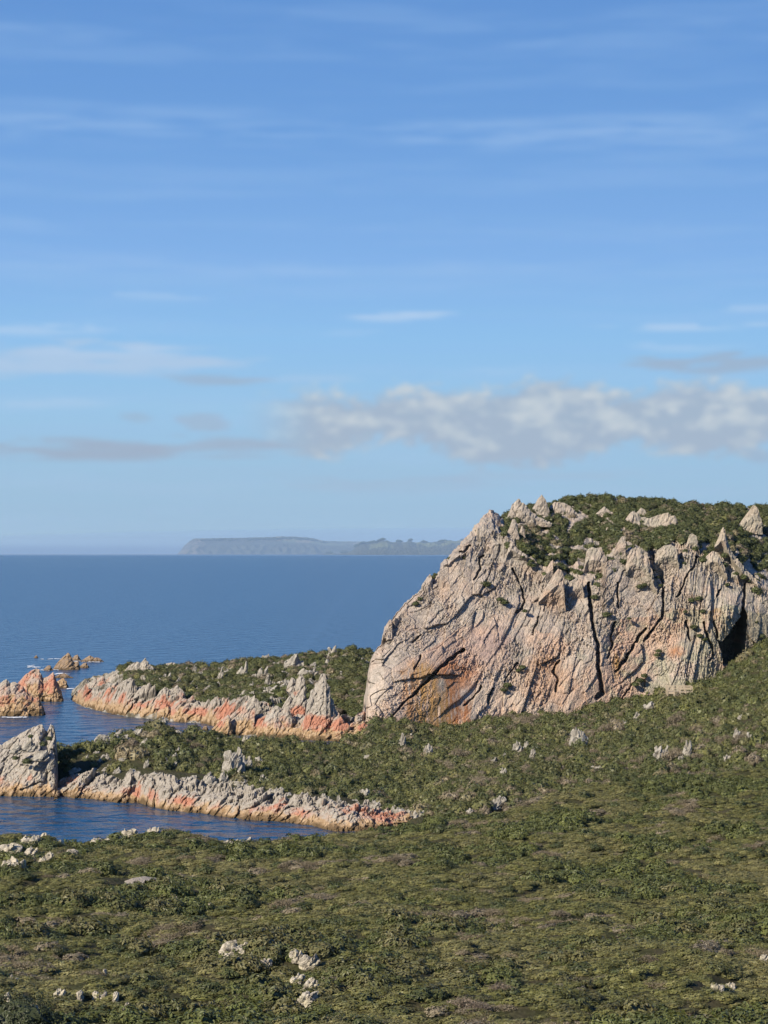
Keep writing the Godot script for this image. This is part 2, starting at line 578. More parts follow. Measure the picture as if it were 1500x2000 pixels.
func make_sky() -> Image:
	var small := Image.create(1024, 512, false, Image.FORMAT_RGBA8)
	for j in 512:
		var el := 90.0 - (j + 0.5) * 180.0 / 512.0
		if el < -3.0:
			small.fill_rect(Rect2i(0, j, 1024, 1), Color8(120, 150, 185))
		elif el > 62.0:
			small.fill_rect(Rect2i(0, j, 1024, 1), sky_at(0.0, el))
		else:
			for i in 1024:
				small.set_pixel(i, j, sky_at(wrapf((i + 0.5) * 360.0 / 1024.0, -180.0, 180.0), maxf(el, 0.0)))
	small.resize(4096, 2048, Image.INTERPOLATE_BILINEAR)
	for j in range(840, 1030):
		var el := 90.0 - (j + 0.5) * 180.0 / 2048.0
		for i in range(-170, 170):
			small.set_pixel((i + 4096) % 4096, j, sky_at((i + 0.5) * 360.0 / 4096.0, maxf(el, 0.0)))
	return small

# ---------------------------------------------------------------- the scene
func _ready() -> void:
	rng.seed = 2024
	noises()
	# camera
	var cam := Camera3D.new()
	cam.name = "camera"
	add_child(cam)
	cam.position = EYE
	cam.rotation.x = pa
	cam.fov = rad_to_deg(2.0 * atan(1000.0 / F))
	cam.near = 0.5
	cam.far = 90000.0
	cam.current = true
	# sky and haze
	var we := WorldEnvironment.new()
	we.name = "world_environment"
	add_child(we)
	var e := Environment.new()
	we.environment = e
	e.background_mode = Environment.BG_SKY
	e.tonemap_mode = Environment.TONE_MAPPER_LINEAR
	e.tonemap_exposure = 1.58
	e.sdfgi_enabled = true
	e.ssao_enabled = true
	e.ssil_enabled = true
	e.fog_enabled = true
	e.fog_density = 0.000009
	e.volumetric_fog_enabled = true
	e.volumetric_fog_density = 0.0
	e.fog_light_color = Color8(205, 230, 248)
	var sk := Sky.new()
	var pan := PanoramaSkyMaterial.new()
	pan.panorama = ImageTexture.create_from_image(make_sky())
	pan.energy_multiplier = 0.635
	sk.sky_material = pan
	e.sky = sk
	# the sun, low, behind the camera and to its left
	var sun := DirectionalLight3D.new()
	sun.name = "sun"
	add_child(sun)
	sun.light_energy = 1.6
	sun.light_color = Color(1.0, 0.945, 0.855)
	sun.light_angular_distance = 0.5
	sun.shadow_enabled = true
	var az := deg_to_rad(43.0)
	var el := deg_to_rad(29.0)
	var from := Vector3(-sin(az) * cos(el), sin(el), cos(az) * cos(el))
	sun.look_at_from_position(from * 100.0, Vector3.ZERO, Vector3.UP)
	print("sky done ", Time.get_ticks_msec())

	M.rock = rock_mat(2.6, 14.0)
	M.white = rock_mat(1.7, 9.0)
	M.leaf_white = leaf_mat(Color.WHITE)
	M.plants = [shrub(1, 56, 8, 0.11, 0.8, 0.22), shrub(2, 62, 8, 0.10, 0.72, 0.2), shrub(3, 48, 9, 0.115, 0.9, 0.25),
		shrub(4, 60, 7, 0.11, 0.9, 0.16, 0.82), shrub(5, 66, 7, 0.105, 0.85, 0.15, 0.82), shrub(6, 54, 8, 0.11, 1.0, 0.17, 0.82),
		twig_shrub(7, 40, 190), twig_shrub(8, 36, 280)]
	build_sea()
	build_far_land()
	build_mist()
	build_ground()
	build_cliff()
	build_islet()
	build_point()
	build_stacks()
	build_foam()
	build_rocks()
	build_platform()
	build_plants()
	print("all done ", Time.get_ticks_msec())

# ---------------------------------------------------------------- sea
func build_sea() -> void:
	var nu := 181
	var rings: Array = [0.0]
	var r := 60.0
	while r < 42000.0:
		rings.append(r)
		r *= 1.12
	var nv := rings.size()
	var pos := PackedVector3Array()
	var col := PackedColorArray()
	for i in nu:
		var a := TAU * i / (nu - 1)
		for j in nv:
			var d: float = rings[j]
			pos.append(Vector3(sin(a) * d, -d * d / (2.0 * EARTH), -cos(a) * d))
			col.append(Color.WHITE)
	var m := StandardMaterial3D.new()
	m.albedo_color = Color(0.004, 0.042, 0.098).linear_to_srgb()
	m.roughness = 0.22
	m.metallic_specular = 0.5
	m.uv1_triplanar = true
	m.uv1_world_triplanar = true
	m.uv1_scale = Vector3.ONE / 70.0
	m.normal_enabled = true
	m.normal_texture = noise_tex(0.0075, 77, 5, true, 1024, Color.BLACK, Color.WHITE, 22.0)
	m.normal_scale = 1.0
	var o := solo("sea", grid_mesh(pos, col, nu, nv), m)
	tag(o, "wide dark blue sea with small ripples reaching the horizon", "sea", "", "structure")

# ---------------------------------------------------------------- land on the horizon
func build_far_land() -> void:
	var o := Node3D.new()
	o.name = "far_headland"
	add_child(o)
	tag(o, "hazy flat-topped headland across the sea on the horizon", "headland", "", "structure")
	var m := StandardMaterial3D.new()
	m.vertex_color_use_as_albedo = true
	m.roughness = 1.0
	m.metallic_specular = 0.1
	# bluff and plateau; heights over the sea there
	var prof := [[346.0, 0.0], [352.0, 30.0], [362.0, 90.0], [374.0, 138.0], [382.0, 152.0], [420.0, 154.0], [470.0, 158.0], [520.0, 164.0], [556.0, 172.0], [580.0, 168.0], [604.0, 160.0], [616.0, 150.0], [630.0, 128.0], [680.0, 122.0], [760.0, 118.0], [860.0, 110.0], [900.0, 104.0], [1100.0, 92.0]]
	var h_of := func(u: float) -> float:
		for i in range(1, prof.size()):
			if u <= prof[i][0]:
				return lerpf(prof[i - 1][1], prof[i][1], (u - prof[i - 1][0]) / (prof[i][0] - prof[i - 1][0]))
		return 92.0
	var lay := func(D0: float, D1: float, us: PackedFloat32Array, height: Callable, tone: Callable, nv: int) -> ArrayMesh:
		var pos := PackedVector3Array()
		var col := PackedColorArray()
		for u in us:
			for j in nv:
				var t := float(j) / (nv - 1)
				var D: float = lerpf(D0, D1, t)
				var hh: float = height.call(u, t)
				var p := Vector3((u - 750.0) / F * D, hh - D * D / (2.0 * EARTH), -D)
				pos.append(p)
				col.append(tone.call(u, t, hh))
		return grid_mesh(pos, col, us.size(), nv)
	var height := func(u: float, t: float) -> float:
		var top: float = h_of.call(u)
		var up := smoothstep(0.0, 0.32, t + 0.05 * n1.get_noise_2d(u * 0.05, t * 9.0)) * (0.55 + 0.45 * smoothstep(0.2, 0.9, t))
		var down := 1.0 - smoothstep(0.94, 1.0, t)
		return -14.0 + (top + 14.0) * up * down + nf.get_noise_2d(u * 0.11, t * 20.0) * 9.0 * up * down
	var tone := func(u: float, t: float, h: float) -> Color:
		var n := nf.get_noise_2d(u * 0.05, t * 14.0)
		var c := Color(0.04, 0.046, 0.034).lerp(Color(0.09, 0.092, 0.065), clampf(0.5 + n * 1.3, 0.0, 1.0))
		if u > 540.0 and t > 0.45:
			var f := nc.get_noise_2d(u * 0.035, t * 9.0)
			c = Color(0.13, 0.15, 0.075) if f > 0.3 else (Color(0.22, 0.195, 0.13) if f < -0.5 else c)
		if u < 400.0 and n > 0.12:
			c = Color(0.19, 0.17, 0.14)
		return c
	part("bluff", lay.call(19500.0, 22500.0, span(344, 1100, 1.6), height, tone, 46), m, o)
	# wooded lower coast in front
	var height2 := func(u: float, t: float) -> float:
		var rise := smoothstep(560.0, 760.0, u + 22.0 * n1.get_noise_1d(u * 0.02))
		var top := 98.0 * rise + 14.0 * n1.get_noise_1d(u * 0.02) + 8.0 * n1.get_noise_1d(u * 0.06)
		return -10.0 + (top + 10.0) * rise * smoothstep(0.0, 0.9, t) * (1.0 - smoothstep(0.95, 1.0, t)) + nf.get_noise_2d(u * 0.09, t * 16.0) * 8.0 * rise
	var tone2 := func(u: float, t: float, h: float) -> Color:
		var n := nf.get_noise_2d(u * 0.06 + 8.0, t * 12.0)
		var c := Color(0.04, 0.046, 0.034).lerp(Color(0.09, 0.092, 0.065), clampf(0.5 + n * 1.4, 0.0, 1.0))
		if t > 0.5 and nc.get_noise_2d(u * 0.045 + 5.0, t * 8.0) > 0.45:
			c = Color(0.14, 0.155, 0.08)
		return c
	part("wooded_coast", lay.call(15800.0, 18600.0, span(540, 1120, 1.6), height2, tone2, 40), m, o)
	# rows of trees along the skyline
	var st := SurfaceTool.new()
	st.begin(Mesh.PRIMITIVE_TRIANGLES)
	var r := RandomNumberGenerator.new()
	r.seed = 5
	for i in 420:
		var u := r.randf_range(392.0, 905.0)
		if n1.get_noise_1d(u * 0.035) < (-0.1 if u < 620.0 else 0.12):
			continue
		var far := u < 640.0
		var D := 21400.0 if far else 18300.0
		var hh: float = height.call(u, 0.63) if far else height2.call(u, 0.9)
		var c := Vector3((u - 750.0) / F * D, hh - D * D / (2.0 * EARTH) + 4.0, -D + r.randf_range(-150, 150))
		var w := r.randf_range(14.0, 32.0)
		var h := r.randf_range(10.0, 19.0)
		for k in 5:
			var a0 := TAU * k / 5.0
			var a1 := TAU * (k + 1) / 5.0
			var q0 := c + Vector3(cos(a0) * w, h * 0.35, sin(a0) * w)
			var q1 := c + Vector3(cos(a1) * w, h * 0.35, sin(a1) * w)
			st.set_color(Color(0.045, 0.055, 0.03))
			for v in [q0, q1, c + Vector3(0, h, 0), q0, q1, c - Vector3(0, 10, 0)]:
				st.add_vertex(v)
	var tr := part("skyline_trees", st.commit(), m, o)
	tr.set_meta("kind", "stuff")

func build_mist() -> void:
	var fv := FogVolume.new()
	fv.name = "sea_mist"
	fv.shape = RenderingServer.FOG_VOLUME_SHAPE_ELLIPSOID
	fv.size = Vector3(11000, 470, 11500)
	var fm := FogMaterial.new()
	fm.density = 0.0001
	fm.albedo = Color8(172, 210, 250)
	fv.material = fm
	add_child(fv)
	fv.position = Vector3(900, -60, -16500)
	tag(fv, "thin blue mist lying round the far headland", "mist", "", "stuff")

# ---------------------------------------------------------------- terrain under the scrub
var fore: Array = []
var hill: Array = []
var isl: Array = []
var clf: Array = []

func bump(p: Vector3) -> float:
	var along := (p.x - p.z) * 0.7071
	var across := (p.x + p.z) * 0.7071
	var w := 1.6 * n1.get_noise_2d(p.x * 0.05 + 70.0, p.z * 0.05)
	var crest := 1.0 - 2.0 * absf(n1.get_noise_2d(along * 0.05, across * 0.13 + w * 0.3))
	return 0.8 * n1.get_noise_2d(p.x * 0.05 + p.z * 0.02, p.z * 0.08) + 0.42 * crest + 0.22 * n1.get_noise_2d(along * 0.2, across * 0.42)

# keeps plants of a patch apart: true if the spot is free, which then counts as taken
func free_spot(taken: Dictionary, p: Vector3, r: float) -> bool:
	var i := int(floorf(p.x))
	var j := int(floorf(p.z))
	for x in range(i - 2, i + 3):
		for z in range(j - 2, j + 3):
			for q in taken.get(Vector2i(x, z), []):
				if Vector2(p.x - q.x, p.z - q.z).length() < r:
					return false
	var k := Vector2i(i, j)
	if not taken.has(k):
		taken[k] = []
	taken[k].append(p)
	return true

func build_ground() -> void:
	var crest := cv([-400, 1655, 270, 0, 1650, 272, 120, 1652, 274, 165, 1656, 276, 190, 1648, 276, 250, 1633, 276, 330, 1622, 276, 420, 1647, 276, 450, 1650, 276, 520, 1642, 276, 600, 1640, 278, 700, 1637, 280, 800, 1624, 282, 860, 1610, 284, 900, 1602, 287, 950, 1598, 292, 1000, 1585, 297, 1050, 1571, 302, 1100, 1561, 307, 1150, 1549, 312, 1200, 1541, 316, 1300, 1529, 322, 1400, 1521, 326, 1500, 1516, 330, 1850, 1500, 335])
	var ua := [-400, 0, 400, 750, 1100, 1500, 1850]
	var line := func(ys: Array, ds: Array) -> PackedVector3Array:
		var a: Array = []
		for i in ua.size():
			a.append_array([ua[i], ys[i], ds[i]])
		return cv(a)
	var c15: Array = []
	var c55: Array = []
	for u in ua:
		c15.append_array([u, 34.5, 12])
		c55.append_array([u, 22.5, 60])
	fore = [ce(c15), ce(c55),
		line.call([2080, 2080, 2080, 2080, 2080, 2080, 2080], [118, 119, 120, 121, 122, 124, 126]),
		line.call([1900, 1900, 1900, 1900, 1895, 1890, 1885], [150, 150, 151, 152, 154, 158, 160]),
		line.call([1790, 1790, 1790, 1785, 1780, 1770, 1760], [186, 186, 188, 190, 194, 200, 205]),
		line.call([1705, 1705, 1705, 1700, 1690, 1660, 1650], [228, 228, 229, 232, 240, 250, 255]),
		crest]
	var behind := PackedVector3Array()
	for p in crest:
		var low := -2.5 if p.x < 840.0 else 1.0
		behind.append(Vector3(p.x, pix_y(low, p.z + 18.0), p.z + 18.0))
	fore.append(behind)
	var soil := StandardMaterial3D.new()
	soil.vertex_color_use_as_albedo = true
	soil.roughness = 0.95
	soil.metallic_specular = 0.2
	soil.uv1_triplanar = true
	soil.uv1_world_triplanar = true
	soil.uv1_scale = Vector3.ONE / 3.0
	soil.albedo_texture = noise_tex(0.03, 15, 4, false, 256, Color(0.6, 0.6, 0.6), Color.WHITE)
	M.soil = soil
	var shape := func(p: Vector3, _u: float, _y: float, _s: float) -> Vector3:
		return p + Vector3(0, bump(p), 0)
	var tone := func(p: Vector3, _u: float, _y: float, _s: float) -> Color:
		var n := nf.get_noise_2d(p.x * 0.4, p.z * 0.4)
		return Color(0.085, 0.075, 0.045).lerp(Color(0.06, 0.065, 0.03), clampf(0.5 + n, 0.0, 1.0))
	var g := solo("ground", sheet(fore, [3, 8, 44, 44, 44, 44, 10], span(-400, 1850, 9), shape, tone), soil)
	tag(g, "scrub-covered slope falling from the viewer to the bay", "ground", "", "structure")
	# the land beyond the bay, up to the foot of the cliff
	var wl := cv([100, 1563, 0, 120, 1558, 0, 200, 1563, 0, 300, 1576, 0, 450, 1596, 0, 600, 1613, 0, 750, 1621, 0, 850, 1624, 315, 900, 1612, 317, 1000, 1592, 325, 1100, 1567, 348, 1200, 1548, 354, 1300, 1536, 358, 1500, 1524, 364, 1850, 1510, 370])
	var s1 := cv([100, 1540, 372, 120, 1535, 371, 200, 1523, 367, 300, 1522, 358, 450, 1551, 344, 600, 1567, 334, 700, 1585, 331, 800, 1603, 324, 850, 1596, 326, 900, 1570, 336, 1000, 1545, 350, 1100, 1515, 382, 1200, 1493, 390, 1300, 1472, 396, 1500, 1450, 402, 1850, 1430, 410])
	var s2 := cv([100, 1525, 378, 120, 1500, 382, 200, 1480, 388, 300, 1470, 388, 450, 1500, 384, 600, 1512, 380, 700, 1515, 385, 850, 1500, 400, 900, 1492, 408, 1000, 1470, 420, 1100, 1455, 430, 1200, 1432, 440, 1300, 1412, 450, 1400, 1392, 454, 1500, 1355, 462, 1850, 1310, 470])
	var s3 := cv([100, 1478, 388, 112, 1462, 390, 150, 1465, 393, 172, 1462, 396, 200, 1450, 400, 250, 1434, 406, 310, 1424, 411, 350, 1434, 414, 400, 1441, 419, 450, 1449, 425, 500, 1451, 428, 600, 1457, 436, 670, 1462, 442, 700, 1450, 458, 725, 1421, 470, 760, 1416, 473, 800, 1421, 476, 850, 1433, 480, 900, 1429, 485, 950, 1412, 488, 1000, 1402, 492, 1100, 1403, 496, 1150, 1394, 499, 1200, 1378, 501, 1250, 1374, 503, 1300, 1357, 503, 1350, 1348, 504, 1390, 1338, 507, 1420, 1312, 510, 1450, 1288, 513, 1500, 1258, 517, 1850, 1225, 535])
	var s4 := PackedVector3Array()
	for p in s3:
		var low := -2.0 if p.x < 700.0 else maxf(0.5, P(p.x, p.y, p.z).y - 1.0)
		s4.append(Vector3(p.x, pix_y(low, p.z + 16.0), p.z + 16.0))
	for i in wl.size():
		if wl[i].x < 845.0:
			wl[i] = Vector3(wl[i].x, pix_y(-0.6, wl[i].z + 4.0), wl[i].z + 4.0)
	for i in s1.size():
		if s1[i].x < 845.0:
			s1[i] += Vector3(0, 2, 4)
	hill = [sunk(wl, -1.5, -1.0), wl, s1, s2, s3, s4]
	var shape2 := func(p: Vector3, u: float, _y: float, s: float) -> Vector3:
		return p + Vector3(0, (0.25 + bump(p) * 0.55) * smoothstep(1.0, 2.0, s) * (1.0 - smoothstep(4.0, 5.0, s)), 0)
	var h := solo("hillside", sheet(hill, [2, 6, 16, 20, 6], span(100, 1850, 9), shape2, tone), soil)
	tag(h, "low scrubby land between the bay and the foot of the cliff", "hillside", "", "structure")

# ---------------------------------------------------------------- the cliff
var cracks: Array = []
var blobs: Array = []
var cave: PackedVector2Array

func seg_dist(p: Vector2, a: Vector2, b: Vector2) -> float:
	var ab := b - a
	var t := clampf((p - a).dot(ab) / maxf(ab.length_squared(), 0.0001), 0.0, 1.0)
	return p.distance_to(a + ab * t)

func crack_at(q: Vector2) -> float:
	var deep := 0.0
	for c in cracks:
		if not (c[0] as Rect2).has_point(q):
			continue
		var pts: PackedVector2Array = c[1]
		for i in pts.size() - 1:
			var d := seg_dist(q, pts[i], pts[i + 1])
			deep = maxf(deep, float(c[3]) * (1.0 - smoothstep(float(c[2]) * 0.3, float(c[2]) * 0.95, d)))
	return deep

func add_crack(w: float, deep: float, a: Array) -> void:
	var pts := PackedVector2Array()
	for i in range(0, a.size(), 2):
		pts.append(Vector2(a[i], a[i + 1]))
	var r := Rect2(pts[0], Vector2.ZERO)
	for p in pts:
		r = r.expand(p)
	cracks.append([r.grow(w * 2.0), pts, w, deep])

func face_tone(p: Vector3, u: float, y: float, s: float) -> Color:
	var q := Vector2(u, y)
	var n := nf.get_noise_3d(p.x * 0.22, p.y * 0.22, p.z * 0.1)
	var f := nf.get_noise_3d(p.x * 0.9, p.y * 0.6, p.z * 0.9)
	var g := n1.get_noise_3d(p.x * 0.06, p.y * 0.06, 3.0)
	var high := clampf((1225.0 - y) / 190.0 + n * 0.9, 0.0, 1.0)
	var c := PINK.lerp(PALE, clampf(0.45 + g * 0.8 + n * 0.5, 0.0, 1.0))
	c = c.lerp(GREY, high * 0.85)
	c = c.lerp(LICHEN, clampf((u - 1180.0) / 260.0 + n * 1.1 - 0.1, 0.0, 0.75))
	for b in blobs:
		var dx: float = (u - b[0]) / b[2]
		var dy: float = (y - b[1]) / b[3]
		var d := dx * dx + dy * dy
		if d < 3.0:
			var st := nf.get_noise_3d(p.x * 1.1, p.y * 0.14, 5.0) if b[6] else n
			var k := clampf((1.0 - smoothstep(0.1, 1.7, d + n * 1.1)) * float(b[5]) * (0.95 + st * 1.4 + f * 0.7), 0.0, 0.95)
			c = c.lerp(b[4], k)
	var dark := clampf(f * 1.5 - 0.3 + 0.25 * high, 0.0, 0.36)
	c = c.lerp(Color(0.19, 0.175, 0.15), dark)
	if s > 2.0:
		c = c.lerp(grey_tone(p, u, y, s), 0.8)
	return c

func tooth_tone(p: Vector3, u: float, y: float, s: float) -> Color:
	return face_tone(p, u, y, 1.0).lerp(grey_tone(p, u, y, s), 0.55)

func build_cliff() -> void:
	var base := cv([686, 1448, 494, 700, 1440, 484, 720, 1412, 476, 760, 1412, 476, 800, 1416, 478, 850, 1428, 482, 900, 1424, 487, 950, 1408, 490, 1000, 1398, 494, 1050, 1398, 496, 1100, 1398, 498, 1150, 1388, 501, 1200, 1373, 503, 1250, 1370, 505, 1300, 1353, 506, 1350, 1345, 507, 1390, 1335, 509, 1420, 1305, 513, 1450, 1283, 516, 1500, 1252, 520, 1850, 1220, 540])
	var sky := cv([686, 1446, 496, 694, 1430, 492, 701, 1408, 491, 708, 1385, 490, 714, 1350, 491, 719, 1312, 493, 724, 1290, 495, 733, 1270, 496, 745, 1255, 497, 751, 1230, 499, 775, 1200, 503, 815, 1162, 507, 835, 1132, 510, 865, 1100, 514, 895, 1060, 518, 925, 1030, 522, 945, 1006, 525, 962, 998, 527, 974, 1002, 529, 985, 1016, 533, 1000, 1000, 540, 1040, 990, 546, 1072, 984, 549, 1100, 976, 552, 1150, 972, 555, 1200, 975, 556, 1250, 978, 558, 1300, 980, 560, 1350, 986, 562, 1400, 989, 564, 1450, 991, 566, 1500, 993, 568, 1850, 1010, 580])
	var rim_a := [686, 1447, 695, 701, 1409, 708, 1386, 714, 1351]
	var rim := cv([686, 1447, 495, 694, 1432, 490.5, 701, 1412, 488.5, 708, 1390, 487, 714, 1356, 486.5, 719, 1320, 487, 724, 1298, 488, 733, 1278, 489, 745, 1263, 490, 751, 1240, 491.5, 775, 1210, 495, 815, 1174, 499, 835, 1146, 501, 865, 1114, 504, 895, 1076, 508, 925, 1048, 511, 945, 1030, 512.5, 970, 1040, 512, 985, 1046, 511.5, 1010, 1064, 510.5, 1030, 1078, 510, 1060, 1110, 508.5, 1075, 1108, 509, 1090, 1112, 509, 1110, 1138, 508, 1130, 1128, 509, 1150, 1135, 509, 1175, 1140, 510, 1185, 1104, 512, 1200, 1082, 514, 1230, 1076, 515, 1270, 1076, 516, 1285, 1072, 517, 1310, 1058, 518, 1350, 1062, 519, 1380, 1082, 519, 1420, 1082, 521, 1440, 1100, 521, 1470, 1136, 521, 1500, 1156, 522, 1850, 1165, 540])
	var mid := PackedVector3Array()
	for p in rim:
		var b := ev(base, p.x)
		var r := P(p.x, p.y, p.z)
		var m := b.lerp(r, 0.55)
		var bulge := clampf((r.y - b.y) / 30.0, 0.0, 1.0) * 2.6
		mid.append(Vector3(p.x, pix_of(m).y, -m.z - bulge))
	var foot := shifted(base, 30.0, -2.0)
	var back := PackedVector3Array()
	for p in sky:
		back.append(Vector3(p.x, pix_y(0.5 * P(p.x, p.y, p.z).y - 3.0, p.z + 45.0), p.z + 45.0))
	clf = [foot, base, mid, rim, sky, back]
	# s: 0 foot, 1 base, 2 middle, 3 rim, 4 skyline, 5 behind
	add_crack(3.2, 2.4, [764, 1404, 782, 1380, 800, 1363, 826, 1338, 850, 1315, 862, 1300, 880, 1288])
	add_crack(5.0, 3.2, [850, 1315, 868, 1297, 886, 1284, 905, 1268])
	add_crack(5.5, 3.4, [1150, 1142, 1153, 1172, 1159, 1222, 1168, 1262, 1171, 1320, 1178, 1352, 1166, 1364])
	add_crack(4.0, 2.8, [1204, 1312, 1228, 1278, 1250, 1240, 1262, 1228])
	add_crack(3.6, 2.4, [1258, 1252, 1275, 1230, 1293, 1206, 1297, 1168, 1294, 1130, 1282, 1108, 1273, 1062])
	add_crack(8.0, 1.8, [1294, 1130, 1284, 1110, 1275, 1085, 1268, 1062])
	add_crack(3.0, 1.8, [1187, 1285, 1196, 1262, 1193, 1240, 1200, 1215])
	add_crack(3.0, 2.0, [1000, 1108, 1015, 1140, 1024, 1172, 1020, 1188, 1008, 1196])
	add_crack(3.0, 2.0, [928, 1132, 938, 1112, 936, 1090, 946, 1082])
	add_crack(3.2, 1.9, [882, 1072, 905, 1082, 918, 1068])
	add_crack(2.6, 1.7, [940, 1340, 925, 1362, 906, 1378])
	add_crack(3.0, 1.7, [805, 1255, 815, 1245, 822, 1240])
	add_crack(2.6, 1.7, [810, 1308, 818, 1292, 822, 1282])
	add_crack(2.8, 1.7, [952, 1372, 956, 1358, 962, 1345])
	add_crack(3.2, 2.0, [1085, 1350, 1090, 1328, 1080, 1310, 1092, 1290])
	add_crack(3.0, 1.8, [1340, 1215, 1346, 1240, 1348, 1252])
	add_crack(3.2, 2.2, [1374, 1218, 1380, 1238, 1390, 1262, 1394, 1280, 1386, 1290])
	add_crack(3.0, 1.9, [1395, 1215, 1401, 1232, 1404, 1246])
	add_crack(4.5, 2.6, [1456, 1140, 1454, 1168, 1452, 1186, 1448, 1200])
	add_crack(2.8, 1.7, [1405, 1152, 1400, 1165])
	add_crack(2.6, 1.6, [1330, 1090, 1333, 1060, 1331, 1045])
	add_crack(2.8, 1.8, [1361, 1088, 1355, 1110, 1340, 1130, 1332, 1150, 1322, 1166])
	add_crack(2.4, 1.5, [1207, 1188, 1207, 1160, 1206, 1140])
	add_crack(2.4, 1.4, [1215, 1365, 1232, 1342, 1245, 1322])
	add_crack(2.4, 1.5, [1040, 1240, 1046, 1222, 1052, 1205])
	add_crack(2.4, 1.5, [985, 1330, 1000, 1310, 1012, 1296])
	cave = PackedVector2Array([Vector2(1400, 1248), Vector2(1408, 1255), Vector2(1422, 1241), Vector2(1437, 1216), Vector2(1448, 1204), Vector2(1453, 1184), Vector2(1460, 1204), Vector2(1458, 1235), Vector2(1455, 1262), Vector2(1456, 1296), Vector2(1412, 1300), Vector2(1409, 1272)])
	blobs = [[885, 1148, 52, 26, Color(0.55, 0.30, 0.15), 0.75, false], [1078, 1182, 26, 28, Color(0.55, 0.29, 0.14), 0.75, false], [960, 1262, 70, 42, MAUVE, 0.7, false], [900, 1310, 40, 46, MAUVE, 0.45, false],
		[884, 1390, 18, 58, RUST, 1.0, true], [908, 1402, 14, 40, RUST, 0.85, true], [885, 1318, 46, 34, RUST, 0.75, false], [832, 1332, 40, 34, OCHRE, 0.7, true], [842, 1390, 44, 46, OCHRE, 0.85, true], [944, 1385, 24, 40, CREAM, 0.8, true], [800, 1350, 16, 46, Color(0.53, 0.3, 0.16), 0.6, true], [760, 1330, 30, 60, CREAM, 0.35, false],
		[1062, 1325, 60, 46, Color(0.5, 0.33, 0.22), 0.45, false], [1320, 1272, 20, 12, RUST, 0.75, false], [1228, 1142, 28, 14, Color(0.56, 0.34, 0.22), 0.6, false], [1310, 1130, 30, 34, PINK, 0.7, false], [1395, 1196, 12, 14, Color(0.55, 0.32, 0.14), 0.6, false], [1203, 1302, 8, 22, OCHRE, 0.7, true], [1060, 1388, 70, 18, CREAM, 0.5, false], [1068, 1298, 30, 18, Color(0.52, 0.32, 0.2), 0.5, false],
		[1290, 1245, 50, 40, PINK, 0.6, false], [1240, 1190, 40, 30, MAUVE, 0.4, false], [1012, 1268, 18, 30, GREY, 0.7, false], [863, 1338, 9, 20, GREY, 0.8, false], [1345, 1250, 18, 30, GREY, 0.6, false], [1000, 1370, 40, 30, CREAM, 0.3, false]]
	var shape := func(p: Vector3, u: float, y: float, s: float) -> Vector3:
		var q := Vector2(u, y)
		var on_rock := 1.0 - 0.5 * smoothstep(3.0, 3.25, s) if u > 985.0 else 1.0
		var dip := lerpf(0.75, 0.25, smoothstep(800.0, 1200.0, u))
		if u > 1300.0:
			dip = lerpf(0.25, -0.25, smoothstep(1300.0, 1450.0, u))
		var wp := p + Vector3(n1.get_noise_3d(p.x * 0.2, p.y * 0.2, p.z * 0.2), n1.get_noise_3d(p.x * 0.2 + 40.0, p.y * 0.2, p.z * 0.2), 0) * 0.28
		var cd := cos(dip)
		var sd := sin(dip)
		var b := wp.x * cd - wp.y * sd + wp.z * 0.3
		var a := wp.x * sd + wp.y * cd
		var f1 := facet(b / 4.6, a / 9.5, 0.55, 0.07)
		var ce := cos(dip + 0.35)
		var se := sin(dip + 0.35)
		var crumb := rock(p + Vector3(3, 57, 9), dip + 0.2, 0.9)
		var f2 := facet((wp.x * ce - wp.y * se) / 1.5 + 9.0, (wp.x * se + wp.y * ce) / 3.2, 0.75, 0.14)
		var f3 := facet((wp.x * ce + wp.y * se) / 0.75 + 3.0, (-wp.x * se + wp.y * ce) / 1.0, 0.6, 0.25)
		var open := clampf(0.5 + 1.6 * n1.get_noise_3d(p.x * 0.09, p.y * 0.09, 7.0), 0.0, 1.0)
		var crumbly := clampf(0.5 + 1.5 * n1.get_noise_3d(p.x * 0.11 + 20.0, p.y * 0.11, 9.0), 0.0, 1.0)
		var smooth_wall := 1.0 - 0.7 * exp(-pow((u - 870.0) / 70.0, 2.0) - pow((y - 1380.0) / 60.0, 2.0))
		var rough := nf.get_noise_3d(p.x * 1.4, p.y * 1.1, p.z * 1.4)
		var out := 1.5 * n1.get_noise_3d(p.x * 0.07, p.y * 0.05, 2.0) + 1.05 * f1.x + smooth_wall * (0.38 * f2.x + 0.24 * f3.x * (0.2 + crumbly) + 0.2 * rough * (0.4 + crumbly) + 0.85 * crumb * (0.3 + crumbly) - 0.2 * f1.y * open - 0.08 * f2.y * open)
		out *= on_rock
		if s > 4.0:
			out = minf(out, 0.6) * 0.5
		var tip := smoothstep(2.2, 3.0, s) * (1.0 - smoothstep(3.3, 4.0, s))
		out *= smoothstep(0.0, 1.0, s) * 0.7 + 0.3
		var warp := Vector2(n1.get_noise_2d(u * 0.05, y * 0.05), n1.get_noise_2d(u * 0.05 + 50.0, y * 0.05)) * 2.0
		var deep := crack_at(q + warp)
		if u > 1300.0 and Geometry2D.is_point_in_polygon(q + warp * 0.4, cave):
			deep = 15.0
		elif u > 1360.0:
			out += 2.0 * exp(-pow((u - 1425.0) / 26.0, 2.0) - pow((y - 1190.0 - (1440.0 - u) * 0.6) / 34.0, 2.0))
		if u < 985.0:
			p.y += 1.3 * facet(p.x / 2.4 + 7.0, p.y / 4.0, 0.7, 0.1).x * smoothstep(2.3, 3.1, s)
		if u < 985.0 and s > 3.0:
			out *= 0.7
		return p + Vector3(out * -0.12, out * (0.1 + 0.25 * tip) + (0.2 * n1.get_noise_2d(u * 0.1, y * 0.1) if s > 3.0 else 0.0), out - deep)
	var us := PackedFloat32Array()
